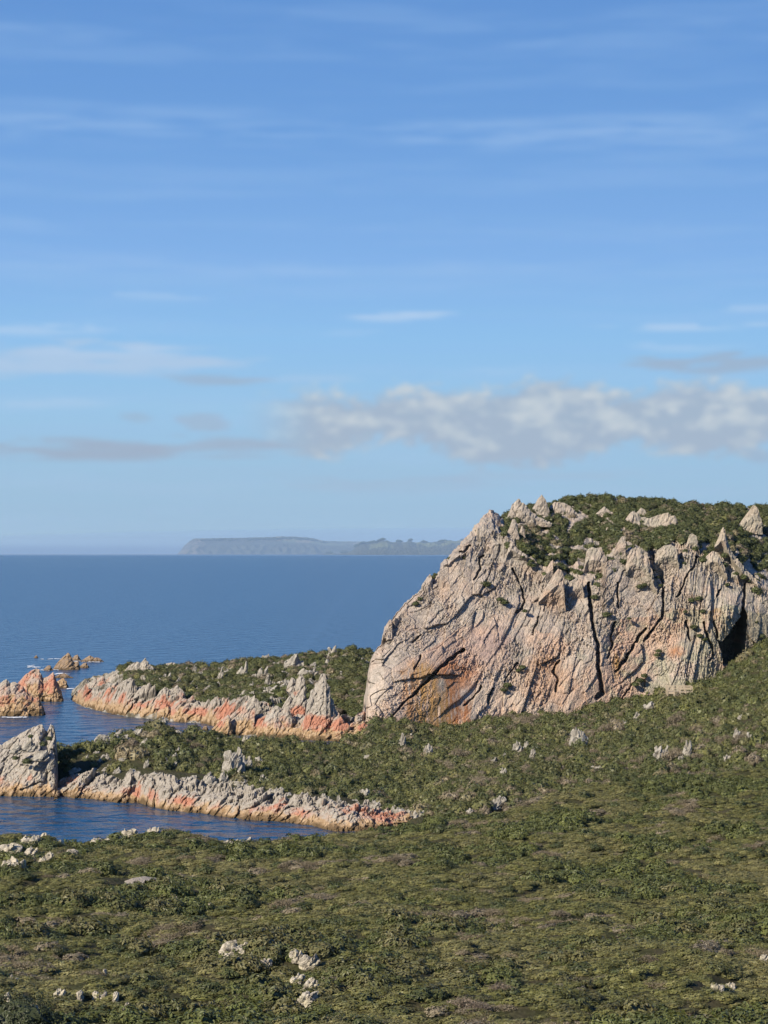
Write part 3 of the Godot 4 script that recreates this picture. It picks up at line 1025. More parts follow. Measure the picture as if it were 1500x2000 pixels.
	us.append_array(span(686, 760, 0.9))
	us.append_array(span(761.3, 1520, 1.3))
	us.append_array(span(1528, 1850, 8))
	var c := thing("sea_cliff", "tall pale grey and rust-stained rock cliff with scrub along its top", "cliff")
	M.cliff = c
	part("rock_face", sheet(clf, [6, 130, 120, 46, 10], us, shape, face_tone), M.rock, c)
	print("cliff face ", Time.get_ticks_msec())
	# teeth along the rim and crags standing out of the scrub on top
	var teeth := [
		["crag", [990, 1012, 1000, 985, 1013, 973, 1025, 985, 1036, 998, 1055, 1010, 1078, 1022], [990, 1020, 1010, 1026, 1078, 1030]],
		["crag", [1036, 1000, 1050, 975, 1058, 966, 1066, 977, 1073, 998], [1036, 1004, 1073, 1008]],
		["crag", [1075, 988, 1084, 979, 1100, 981, 1115, 989, 1130, 1003, 1146, 1013], [1075, 996, 1095, 1026, 1110, 1031, 1146, 1018]],
		["crag", [1162, 1005, 1170, 998, 1180, 989, 1190, 997, 1202, 1004], [1162, 1010, 1202, 1010]],
		["crag", [1220, 1016, 1232, 1000, 1240, 997, 1252, 1008, 1268, 1011, 1290, 1004, 1305, 1001, 1318, 1009, 1324, 1022], [1220, 1022, 1245, 1044, 1270, 1064, 1300, 1058, 1324, 1030]],
		["crag", [1439, 1030, 1452, 1012, 1464, 996, 1472, 985, 1480, 993, 1488, 1014, 1490, 1036], [1439, 1036, 1455, 1042, 1490, 1044]],
		["pinnacle", [1396, 1060, 1404, 1044, 1409, 1030, 1412, 1023, 1416, 1030, 1422, 1052, 1432, 1076, 1446, 1095, 1462, 1111, 1476, 1126, 1485, 1142], [1396, 1075, 1420, 1100, 1450, 1140, 1485, 1160]],
		["pinnacle", [1058, 1128, 1066, 1108, 1074, 1094, 1081, 1085, 1082, 1096, 1080, 1128], [1058, 1140, 1082, 1140]],
		["pinnacle", [1052, 1165, 1066, 1142, 1080, 1118, 1090, 1102, 1096, 1108, 1102, 1120, 1104, 1170], [1052, 1185, 1104, 1190]],
		["pinnacle", [1112, 1150, 1122, 1134, 1132, 1122, 1137, 1128, 1141, 1150], [1112, 1170, 1141, 1170]],
		["pinnacle", [1139, 1110, 1146, 1070, 1154, 1060, 1164, 1066, 1174, 1064, 1184, 1082, 1192, 1104], [1139, 1130, 1192, 1134]],
		["pinnacle", [1194, 1086, 1204, 1058, 1214, 1043, 1222, 1040, 1226, 1054, 1222, 1090], [1194, 1104, 1222, 1104]],
		["pinnacle", [1222, 1098, 1230, 1070, 1242, 1062, 1254, 1066, 1264, 1080, 1274, 1108, 1284, 1146], [1222, 1150, 1250, 1160, 1284, 1164]],
		["pinnacle", [1277, 1096, 1284, 1070, 1296, 1058, 1310, 1056, 1322, 1066, 1326, 1090], [1277, 1120, 1326, 1120]],
		["pinnacle", [1338, 1066, 1346, 1040, 1352, 1034, 1360, 1042, 1366, 1066], [1338, 1084, 1366, 1084]],
		["pinnacle", [1368, 1106, 1380, 1080, 1392, 1067, 1400, 1072, 1410, 1090, 1420, 1118], [1368, 1124, 1420, 1134]],
		["pinnacle", [1424, 1128, 1430, 1112, 1436, 1108, 1441, 1118, 1443, 1132], [1424, 1140, 1443, 1140]],
		["crag", [988, 1046, 996, 1028, 1001, 1013, 1008, 1016, 1012, 1030, 1014, 1048], [988, 1052, 1014, 1054]],
		["crag", [1012, 1047, 1017, 1032, 1020, 1026, 1024, 1034, 1026, 1047], [1012, 1052, 1026, 1052]],
		["pinnacle", [988, 1086, 993, 1062, 999, 1051, 1006, 1060, 1018, 1072, 1030, 1080], [988, 1096, 1030, 1096]],
		["crag", [1244, 1000, 1252, 992, 1260, 996, 1264, 1004], [1244, 1008, 1264, 1008]]]
	for t in teeth:
		var top: Array = t[1]
		var ft: Array = t[2]
		if t[0] == "pinnacle":
			var lo := 9999.0
			for i in range(1, top.size(), 2):
				lo = minf(lo, top[i])
			for i in range(1, top.size(), 2):
				top[i] = maxf(top[i], lo + 2.0 + 3.0 * n1.get_noise_1d(i * 1.7 + lo)) + 5.0
		var um: float = (top[0] + top[top.size() - 2]) * 0.5
		var ym: float = ft[1] * 0.5 + ft[ft.size() - 1] * 0.5
		var at := on_sheet(clf.slice(1, 5), um, ym)
		var wide: float = (top[top.size() - 2] - top[0]) / F * 510.0
		var msh := lump(top, ft, -at.z + (0.3 if t[0] == "pinnacle" else -0.4), clampf(wide * 0.32, 1.0, 3.2), 1.1, 0.25, 0.55, clampf(wide * 0.3, 0.7, 2.2), tooth_tone, -0.9 if t[0] == "pinnacle" else 0.3)
		part(t[0], msh, M.rock, c)
	print("cliff ", Time.get_ticks_msec())

# ---------------------------------------------------------------- the rocky islet left of the cliff
func build_islet() -> void:
	var wl := cv([140, 1366, 0, 150, 1374, 0, 165, 1381, 0, 200, 1390, 0, 250, 1400, 0, 300, 1405, 0, 350, 1410, 0, 400, 1413, 0, 425, 1420, 0, 450, 1430, 0, 480, 1436, 0, 520, 1441, 0, 560, 1443, 0, 620, 1446, 0, 680, 1448, 0, 705, 1446, 0, 760, 1446, 0])
	var s1 := cv([140, 1362, 600, 150, 1358, 594, 165, 1348, 584, 200, 1345, 568, 250, 1342, 548, 300, 1350, 538, 350, 1362, 532, 400, 1372, 528, 425, 1374, 522, 450, 1372, 516, 480, 1370, 506, 520, 1375, 498, 560, 1392, 490, 620, 1402, 486, 680, 1418, 486, 705, 1400, 490, 760, 1390, 500])
	var s2 := cv([140, 1358, 610, 165, 1335, 602, 200, 1328, 596, 250, 1316, 580, 300, 1322, 566, 350, 1328, 560, 400, 1332, 556, 480, 1326, 548, 560, 1330, 540, 620, 1334, 536, 680, 1338, 534, 760, 1340, 540])
	var s3 := cv([140, 1352, 620, 165, 1330, 616, 200, 1322, 612, 240, 1303, 606, 300, 1308, 600, 340, 1304, 598, 380, 1300, 598, 420, 1302, 598, 470, 1294, 598, 520, 1289, 598, 560, 1286, 598, 600, 1282, 598, 640, 1276, 600, 680, 1270, 602, 720, 1277, 604, 760, 1290, 606])
	var s4 := PackedVector3Array()
	for p in s3:
		s4.append(Vector3(p.x, pix_y(-2.0, p.z + 40.0), p.z + 40.0))
	isl = [sunk(wl, -1.5, -1.0), wl, s1, s2, s3, s4]
	var tone := func(p: Vector3, u: float, y: float, s: float) -> Color:
		var n := nf.get_noise_2d(p.x * 0.3, p.z * 0.3)
		return grey_light(p, u, y, s).lerp(Color(0.10, 0.088, 0.055), clampf(0.35 + n * 1.6, 0.0, 1.0))
	var gs := func(p: Vector3, _u: float, _y: float, s: float) -> Vector3:
		var k := smoothstep(1.5, 2.0, s) * (1.0 - smoothstep(4.6, 5.0, s))
		var g := rock(p, 0.5, 3.4) * 0.8 + rock(p + Vector3(5, 5, 5), 0.5, 1.3) * 0.9
		return p + Vector3(g * 0.2, bump(p) * 0.6 + g * 0.8, g * 0.3) * Vector3(k, k, k)
	var o := thing("rocky_islet", "long scrubby rock point with an orange banded shore beside the cliff", "headland")
	M.islet = o
	part("scrub_ground", sheet(isl, [2, 10, 44, 40, 6], span(140, 760, 1.8), gs, tone), M.rock, o)
	var st := func(p: Vector3, _u: float, _y: float, _s: float) -> Color:
		return shore(p, 2.5, 4.3, 0.45)
	# shore strip
	var front := shifted(wl, 0, -2.0)
	var top := PackedVector3Array()
	var bk := PackedVector3Array()
	var md := PackedVector3Array()
	for p in wl:
		var t := ev(s1, p.x)
		var w := ev(wl, p.x)
		var e1 := t.y + 0.9
		var d1 := -t.z
		md.append(Vector3(p.x, pix_y(e1 * 0.55, lerpf(p.z, d1, 0.22)), lerpf(p.z, d1, 0.22)))
		top.append(Vector3(p.x, pix_y(e1, lerpf(p.z, d1, 0.62)), lerpf(p.z, d1, 0.62)))
		bk.append(Vector3(p.x, pix_y(t.y - 1.5, d1 + 3.0), d1 + 3.0))
	var strip := func(p: Vector3, u: float, _y: float, s: float) -> Vector3:
		var k := smoothstep(0.0, 0.6, s) * (1.0 - smoothstep(3.4, 4.0, s))
		var g := rock(p + Vector3(2, 0, 30), 0.55, 7.0) * 0.7 + rock(p, 0.55, 3.0) * 0.8 + rock(p + Vector3(9, 4, 2), 0.55, 1.1) * 0.9
		var tipk := smoothstep(1.5, 3.0, s)
		g *= k
		return p + Vector3(g * 0.3, g * (0.15 + 0.75 * tipk), g)
	part("rock_face", sheet([sunk(wl, -1.6, -1.6), wl, md, top, bk], [3, 22, 20, 12], span(140, 715, 1.15), strip, st), M.rock, o)
	# slabs and pinnacles of the shore
	var big := [
		["pinnacle", [576, 1446, 584, 1424, 590, 1412, 595, 1402, 599, 1376, 604, 1366, 606, 1350, 613, 1344, 616, 1334, 622, 1330, 626, 1318, 631, 1314, 636, 1316, 638, 1334, 644, 1342, 646, 1362, 652, 1368, 655, 1386, 662, 1392, 668, 1410, 676, 1414, 684, 1430, 692, 1447], [578, 1448, 692, 1451], 474.0, 4.2],
		["slab", [418, 1434, 436, 1412, 458, 1390, 478, 1372, 500, 1356, 516, 1352, 521, 1362, 514, 1385, 503, 1412, 497, 1440], [418, 1434, 450, 1438, 497, 1442], 485.0, 3.0],
		["slab", [500, 1441, 512, 1412, 524, 1390, 538, 1378, 552, 1384, 562, 1380, 572, 1400, 582, 1415, 592, 1444], [500, 1443, 592, 1446], 478.0, 2.8],
		["slab", [407, 1431, 420, 1418, 434, 1404, 446, 1396, 452, 1408, 456, 1433], [407, 1433, 456, 1436], 483.0, 1.8],
		["slab", [418, 1412, 428, 1390, 440, 1368, 450, 1358, 462, 1352, 466, 1362, 456, 1390, 448, 1412], [418, 1416, 448, 1418], 503.0, 2.2],
		["slab", [682, 1450, 690, 1430, 700, 1418, 712, 1412, 722, 1420, 726, 1440, 722, 1458], [682, 1458, 722, 1460], 468.0, 2.2],
		["slab", [230, 1340, 238, 1316, 252, 1300, 268, 1291, 275, 1294, 284, 1285, 292, 1296, 300, 1304, 308, 1320], [230, 1350, 308, 1345], 578.0, 4.0],
		["slab", [152, 1350, 170, 1336, 186, 1326, 202, 1320, 208, 1328, 222, 1312, 232, 1318, 240, 1336], [152, 1362, 240, 1356], 584.0, 4.0],
		["slab", [300, 1312, 312, 1300, 326, 1296, 340, 1294, 348, 1304], [300, 1316, 348, 1314], 600.0, 2.6]]
	big.append_array([
		["slab", [540, 1412, 548, 1388, 556, 1372, 566, 1358, 572, 1366, 584, 1350, 592, 1344, 598, 1362, 604, 1390, 606, 1412], [540, 1420, 606, 1420], 487.0, 3.0],
		["slab", [556, 1362, 562, 1336, 570, 1322, 578, 1330, 586, 1316, 596, 1326, 600, 1352], [556, 1368, 600, 1366], 512.0, 3.0],
		["slab", [640, 1428, 652, 1404, 662, 1396, 670, 1408, 680, 1416, 692, 1432, 698, 1448], [640, 1448, 698, 1452], 472.0, 2.6],
		["slab", [300, 1372, 312, 1350, 322, 1342, 334, 1346, 346, 1338, 358, 1350, 368, 1372], [300, 1384, 368, 1384], 530.0, 3.0],
		["slab", [198, 1366, 210, 1344, 224, 1334, 240, 1330, 256, 1322, 268, 1334, 280, 1350, 290, 1372], [198, 1384, 290, 1386], 556.0, 4.0]])
	for b in big:
		part(b[0], lump(b[1], b[2], b[3], b[4], 1.15, 0.5, 0.75, 1.7, func(p: Vector3, _u: float, _y: float, _s: float) -> Color: return shore(p, 2.5, 5.2, 0.6)), M.rock, o)
	# grey crags standing in the scrub
	var crags := [[362, 1316, 6, 20], [378, 1316, 8, 22], [395, 1318, 7, 16], [428, 1330, 8, 38], [423, 1338, 10, 14], [405, 1334, 8, 12], [472, 1322, 16, 30], [512, 1330, 14, 36], [520, 1345, 10, 30], [572, 1308, 24, 30], [560, 1302, 10, 20], [600, 1322, 22, 26], [578, 1340, 9, 16], [555, 1350, 20, 20], [530, 1352, 20, 18], [625, 1300, 18, 16], [646, 1284, 12, 24], [520, 1286, 12, 10], [462, 1300, 12, 10], [455, 1294, 20, 9], [700, 1285, 8, 6], [330, 1330, 10, 18], [345, 1336, 8, 16], [320, 1326, 9, 16], [590, 1355, 8, 22], [575, 1372, 8, 18], [600, 1378, 7, 18], [640, 1300, 8, 12], [445, 1350, 8, 12], [490, 1345, 9, 18], [610, 1305, 10, 14]]
	for k in crags:
		var at := on_sheet(isl.slice(1, 5), k[0], k[1])
		part("crag", little_crag(k[0], k[1] + 4.0, k[2] * (1.9 if k[0] > 500 else 1.4), k[3] * 1.1, -at.z, 0.3, grey_light), M.white, o)
	print("islet ", Time.get_ticks_msec())

func grey_light(p: Vector3, _u: float, _y: float, _s: float) -> Color:
	var n := nf.get_noise_3d(p.x * 0.9, p.y * 0.9, p.z * 0.9)
	return Color(0.47, 0.45, 0.40).lerp(Color(0.26, 0.245, 0.215), clampf(0.4 + n * 1.2, 0.0, 1.0))

# a jagged, jointed outcrop with its foot at picture point u, y: width and height in the same pixels, set at depth D; drop is how far it reaches into the ground
func little_crag(u: float, y: float, w: float, h: float, D: float, dip: float, tone: Callable, drop := 0.4) -> ArrayMesh:
	var base := P(u, y, D)
	var W := w / F * D
	var H := h / F * D
	var rz := clampf(W * 0.36, 0.25, 2.2)
	var na := clampi(int(w * 0.9), 20, 56)
	var nh := clampi(int(h * 0.6) + 9, 12, 30)
	var ox := rng.randf() * 60.0
	var oy := rng.randf() * 60.0
	var cs := clampf(minf(W * 0.26, H * 0.6), 0.16, 0.9)
	var pos := PackedVector3Array()
	var col := PackedColorArray()
	for j in na + 1:
		for m in nh + 1:
			var th := TAU * (j % na) / na
			var ph := lerpf(-0.7, PI * 0.5, float(m) / nh)
			var d := Vector3(cos(th) * cos(ph), sin(ph), sin(th) * cos(ph))
			var pk := 0.72 + 0.5 * facet(d.x * 1.9 + ox, d.z * 0.8 + oy, 0.7, 0.1).x
			pk = clampf(pk, 0.35, 1.05)
			var up := pow(maxf(d.y, 0.0), 0.8) * H * pk if d.y > 0.0 else d.y * drop
			var p := base + Vector3(d.x * W * 0.5 + maxf(up, 0.0) * dip * 0.6, up, d.z * rz)
			var f := facet((p.x - base.x - up * dip + p.z * 0.3) / cs + ox, (up + d.z * rz * 0.8) / (cs * 1.7) + oy, 0.9, 0.16)
			var g := (0.75 * f.x - 0.22 * f.y) * cs + 0.16 * cs * nf.get_noise_3d(p.x * 3.0, p.y * 3.0, p.z * 3.0)
			p += Vector3(d.x, maxf(d.y, 0.15), d.z) * g
			pos.append(p)
			col.append(tone.call(p, u, y, 1.0))
	return grid_mesh(pos, col, na + 1, nh + 1)

# ---------------------------------------------------------------- the nearer rocky point
func build_point() -> void:
	var o := thing("rocky_point", "jagged grey shore rocks with orange and tan tide bands across the bay", "shore rocks")
	M.point = o
	var wl := cv([104, 1563, 0, 112, 1560, 0, 120, 1556, 0, 160, 1560, 0, 200, 1564, 0, 240, 1568, 0, 265, 1566, 0, 300, 1577, 0, 330, 1584, 0, 400, 1590, 0, 450, 1597, 0, 500, 1603, 0, 540, 1605, 0, 600, 1612, 0, 650, 1622, 0, 700, 1624, 0, 760, 1620, 0, 800, 1617, 0, 860, 1612, 0])
	var tp := cv([104, 1556, 368, 112, 1530, 370, 120, 1520, 371, 160, 1513, 370, 200, 1510, 368, 240, 1518, 362, 265, 1512, 360, 300, 1508, 357, 330, 1514, 353, 400, 1525, 350, 450, 1538, 345, 500, 1548, 341, 540, 1546, 340, 600, 1556, 335, 650, 1562, 331, 700, 1566, 329, 760, 1578, 330, 800, 1588, 331, 860, 1600, 332])
	M.point_top = tp
	var md := PackedVector3Array()
	var bk := PackedVector3Array()
	for p in wl:
		var t := ev(tp, p.x)
		md.append(Vector3(p.x, pix_y(t.y * 0.55, lerpf(p.z, -t.z, 0.3)), lerpf(p.z, -t.z, 0.3)))
		bk.append(Vector3(p.x, pix_y(t.y - 1.6, -t.z + 4.0), -t.z + 4.0))
	var strip := func(p: Vector3, u: float, _y: float, s: float) -> Vector3:
		var k := smoothstep(0.0, 0.6, s) * (1.0 - smoothstep(3.5, 4.0, s))
		var g := rock(p + Vector3(2, 0, 30), 0.3, 4.6) * 0.6 + rock(p, 0.3, 2.0) * 0.8 + rock(p + Vector3(9, 4, 2), 0.3, 0.8) * 1.0
		var tipk := smoothstep(1.6, 3.0, s)
		g *= k
		return p + Vector3(g * 0.3, g * (0.15 + 0.9 * tipk), g)
	var st := func(p: Vector3, _u: float, _y: float, _s: float) -> Color:
		return shore(p, 1.15, 2.0, 0.35)
	part("rock_face", sheet([sunk(wl, -1.5, -1.2), wl, md, tp, bk], [3, 24, 22, 12], span(104, 860, 1.15), strip, st), M.rock, o)
	# ribs of rock higher up the slope
	var r2 := RandomNumberGenerator.new()
	r2.seed = 9
	for i in 70:
		var u := r2.randf_range(122, 350)
		var y := r2.randf_range(1440, 1525)
		var lim := 1440.0 + maxf(0.0, u - 270.0) * 0.75
		if y < evy(hill[4], u) + 8.0 or y > 1520.0 or (y < lim and r2.randf() < 0.6):
			continue
		var at := on_sheet(hill.slice(1, 5), u, y)
		part("crag", little_crag(u, y, r2.randf_range(10, 24), r2.randf_range(8, 20), -at.z, 0.4, grey_light), M.white, o)
	for k in [[205, 1462, 55, 34], [236, 1452, 44, 26], [262, 1440, 40, 18], [272, 1434, 20, 9], [313, 1417, 26, 17], [300, 1424, 20, 8], [338, 1492, 18, 22], [320, 1498, 14, 20], [275, 1478, 14, 16], [345, 1470, 10, 12]]:
		var at := on_sheet(hill.slice(1, 5), k[0], k[1])
		part("crag", little_crag(k[0], k[1], k[2], k[3], -at.z, 0.4, grey_light), M.white, o)
	# crest of spikes above the shore further right
	for i in 46:
		var u := 360.0 + i * 10.6 + r2.randf_range(-7, 7)
		if r2.randf() < 0.35:
			continue
		var y := evy(tp, u) + r2.randf_range(2, 12)
		var at := on_sheet(hill.slice(1, 4), u, y)
		part("crag", little_crag(u, y, r2.randf_range(8, 30), r2.randf_range(6, 20), -at.z - 0.5, 0.15, grey_light), M.white, o)
	# the block at the end of the point, cut off by a cleft
	var blk := thing("rock_block", "steep slab-sided rock block at the end of the nearer point", "rock")
	var tone := func(p: Vector3, _u: float, _y: float, _s: float) -> Color:
		return shore(p, 1.7, 2.5, 0.3)
	part("rock_face", lump([-120, 1500, -60, 1478, -20, 1462, 0, 1455, 20, 1446, 40, 1432, 56, 1424, 64, 1420, 78, 1414, 86, 1424, 92, 1430, 99, 1414, 106, 1422, 109, 1440, 112, 1470, 114, 1510, 116, 1560], [-120, 1564, 0, 1562, 60, 1565, 116, 1563], 374.0, 13.0, 1.1, 0.5, 0.8, 2.4, tone), M.rock, blk)
	for k in [[78, 1484, 34, 22], [70, 1460, 8, 10], [55, 1466, 24, 26], [98, 1500, 14, 24], [30, 1470, 22, 20]]:
		part("slab", little_crag(k[0], k[1], k[2], k[3], 366.0, 0.55, grey_light), M.white, blk)
	print("point ", Time.get_ticks_msec())

# ---------------------------------------------------------------- rocks in the sea
func build_stacks() -> void:
	var reef := func(p: Vector3, _u: float, _y: float, _s: float) -> Color:
		return shore(p, 3.4, 9.0, 0.1)
	var red := func(p: Vector3, _u: float, _y: float, _s: float) -> Color:
		return shore(p, 4.0, 9.5, 0.75)
	var dull := func(p: Vector3, _u: float, _y: float, _s: float) -> Color:
		var n := nf.get_noise_3d(p.x * 0.8, p.y * 0.8, p.z * 0.8)
		return Color(0.14, 0.10, 0.06).lerp(Color(0.36, 0.26, 0.165).lerp(Color(0.28, 0.22, 0.17), clampf(0.5 + n * 1.4, 0.0, 1.0)), smoothstep(0.1, 0.9, p.y + n * 0.6))
	var list := [
		["sea_stack", "nearest orange and tan sea stack cut by the left edge", [-90, 1392, -50, 1352, -20, 1340, 0, 1335, 12, 1327, 20, 1334, 28, 1331, 42, 1338, 56, 1352, 66, 1360, 76, 1362, 84, 1378, 90, 1396], [-90, 1398, 20, 1399, 90, 1394], 543.0, 8.0, red, 2.6],
		["sea_stack", "pointed orange sea stack just behind the nearest one", [26, 1352, 36, 1332, 50, 1316, 62, 1308, 70, 1306, 76, 1308, 84, 1324, 94, 1320, 104, 1312, 110, 1326, 118, 1344, 124, 1364], [26, 1370, 90, 1372, 124, 1366], 592.0, 7.0, red, 2.6],
		["sea_rock", "low dark red rock at the side of the pointed stack", [104, 1342, 112, 1330, 122, 1324, 130, 1330, 134, 1342], [104, 1344, 134, 1343], 646.0, 3.0, red, 1.5],
		["sea_rock", "largest brown reef rock beyond the sea stacks", [104, 1305, 114, 1292, 124, 1282, 133, 1275, 138, 1280, 144, 1292, 152, 1292, 158, 1306], [104, 1306, 158, 1307], 742.0, 5.0, dull, 2.0],
		["sea_rock", "small brown reef rock behind the largest reef rock", [138, 1289, 146, 1280, 152, 1278, 158, 1288], [138, 1290, 158, 1290], 797.0, 3.0, dull, 1.4],
		["sea_rock", "long low reef rock furthest along the reef", [158, 1290, 168, 1284, 176, 1280, 184, 1284, 192, 1283, 203, 1291], [158, 1291, 203, 1292], 792.0, 3.0, dull, 1.4],
		["sea_rock", "low reef rock in front of the long reef rock", [154, 1303, 162, 1296, 168, 1294, 174, 1302], [154, 1304, 174, 1303], 752.0, 2.5, dull, 1.3],
		["sea_rock", "small low rock beside the foot of the largest reef rock", [85, 1307, 93, 1300, 98, 1299, 104, 1308], [85, 1309, 104, 1309], 736.0, 2.0, dull, 1.1],
		["sea_rock", "tiny lone rock in open water beyond the stacks", [66, 1284, 71, 1279, 75, 1284], [66, 1285, 75, 1285], 818.0, 1.2, dull, 0.7],
		["sea_rock", "flat dark rocks awash behind the pointed stack", [108, 1321, 118, 1316, 126, 1315, 134, 1319, 143, 1323], [108, 1323, 143, 1324], 694.0, 2.0, dull, 1.2],
		["sea_rock", "low brown rock at the outer tip of the islet", [150, 1342, 156, 1335, 166, 1333, 176, 1342], [150, 1344, 176, 1344], 640.0, 2.5, reef, 1.3],
		["sea_rock", "flat wet rock in the channel before the islet slabs", [394, 1424, 399, 1418, 404, 1418, 408, 1425], [394, 1426, 408, 1426], 496.0, 1.0, dull, 0.6]]
	for s in list:
		var foot: Array = []
		for i in range(0, s[3].size(), 2):
			foot.append_array([s[3][i], s[3][i + 1] + 7.0])
		var o := solo(s[0], lump(s[2], foot, s[4], s[5], 1.0, 0.55, 0.75, s[7], s[6]), M.rock)
		tag(o, s[1], "sea stack" if s[0] == "sea_stack" else "rock", "rocks standing in the sea")

func build_foam() -> void:
	var m := StandardMaterial3D.new()
	m.albedo_color = Color(0.72, 0.76, 0.78).linear_to_srgb()
	m.roughness = 0.8
	var list := [[60, 1302, 9, 2.2], [72, 1303, 12, 1.2], [118, 1316, 14, 1.0], [92, 1309, 14, 1.0], [110, 1308, 8, 1.0], [30, 1401, 30, 0.6], [150, 1291, 10, 0.7], [105, 1287, 26, 0.6], [180, 1293, 18, 0.6], [140, 1345, 8, 0.8]]
	var st := SurfaceTool.new()
	st.begin(Mesh.PRIMITIVE_TRIANGLES)
	for f in list:
		var n := int(f[2] * 0.9) + 4
		for i in n:
			var u: float = f[0] + rng.randfn() * f[2] * 0.45
			var y: float = f[1] + rng.randfn() * f[3] * 0.5
			var c := P(u, y, sea_d(y))
			c.y = 0.05
			var w := rng.randf_range(0.15, 0.9)
			var l := rng.randf_range(0.4, 1.6)
			for k in 7:
				var a0 := TAU * k / 7.0
				var a1 := TAU * (k + 1) / 7.0
				st.add_vertex(c + Vector3(0, 0.03, 0))
				st.add_vertex(c + Vector3(cos(a1) * w * (0.8 + 0.3 * sin(a1 * 3.0 + i)), 0, sin(a1) * l))
				st.add_vertex(c + Vector3(cos(a0) * w * (0.8 + 0.3 * sin(a0 * 3.0 + i)), 0, sin(a0) * l))
	tag(solo("foam", st.commit(), m), "white foam streaks on the water round the reef rocks and stacks", "foam", "", "stuff")

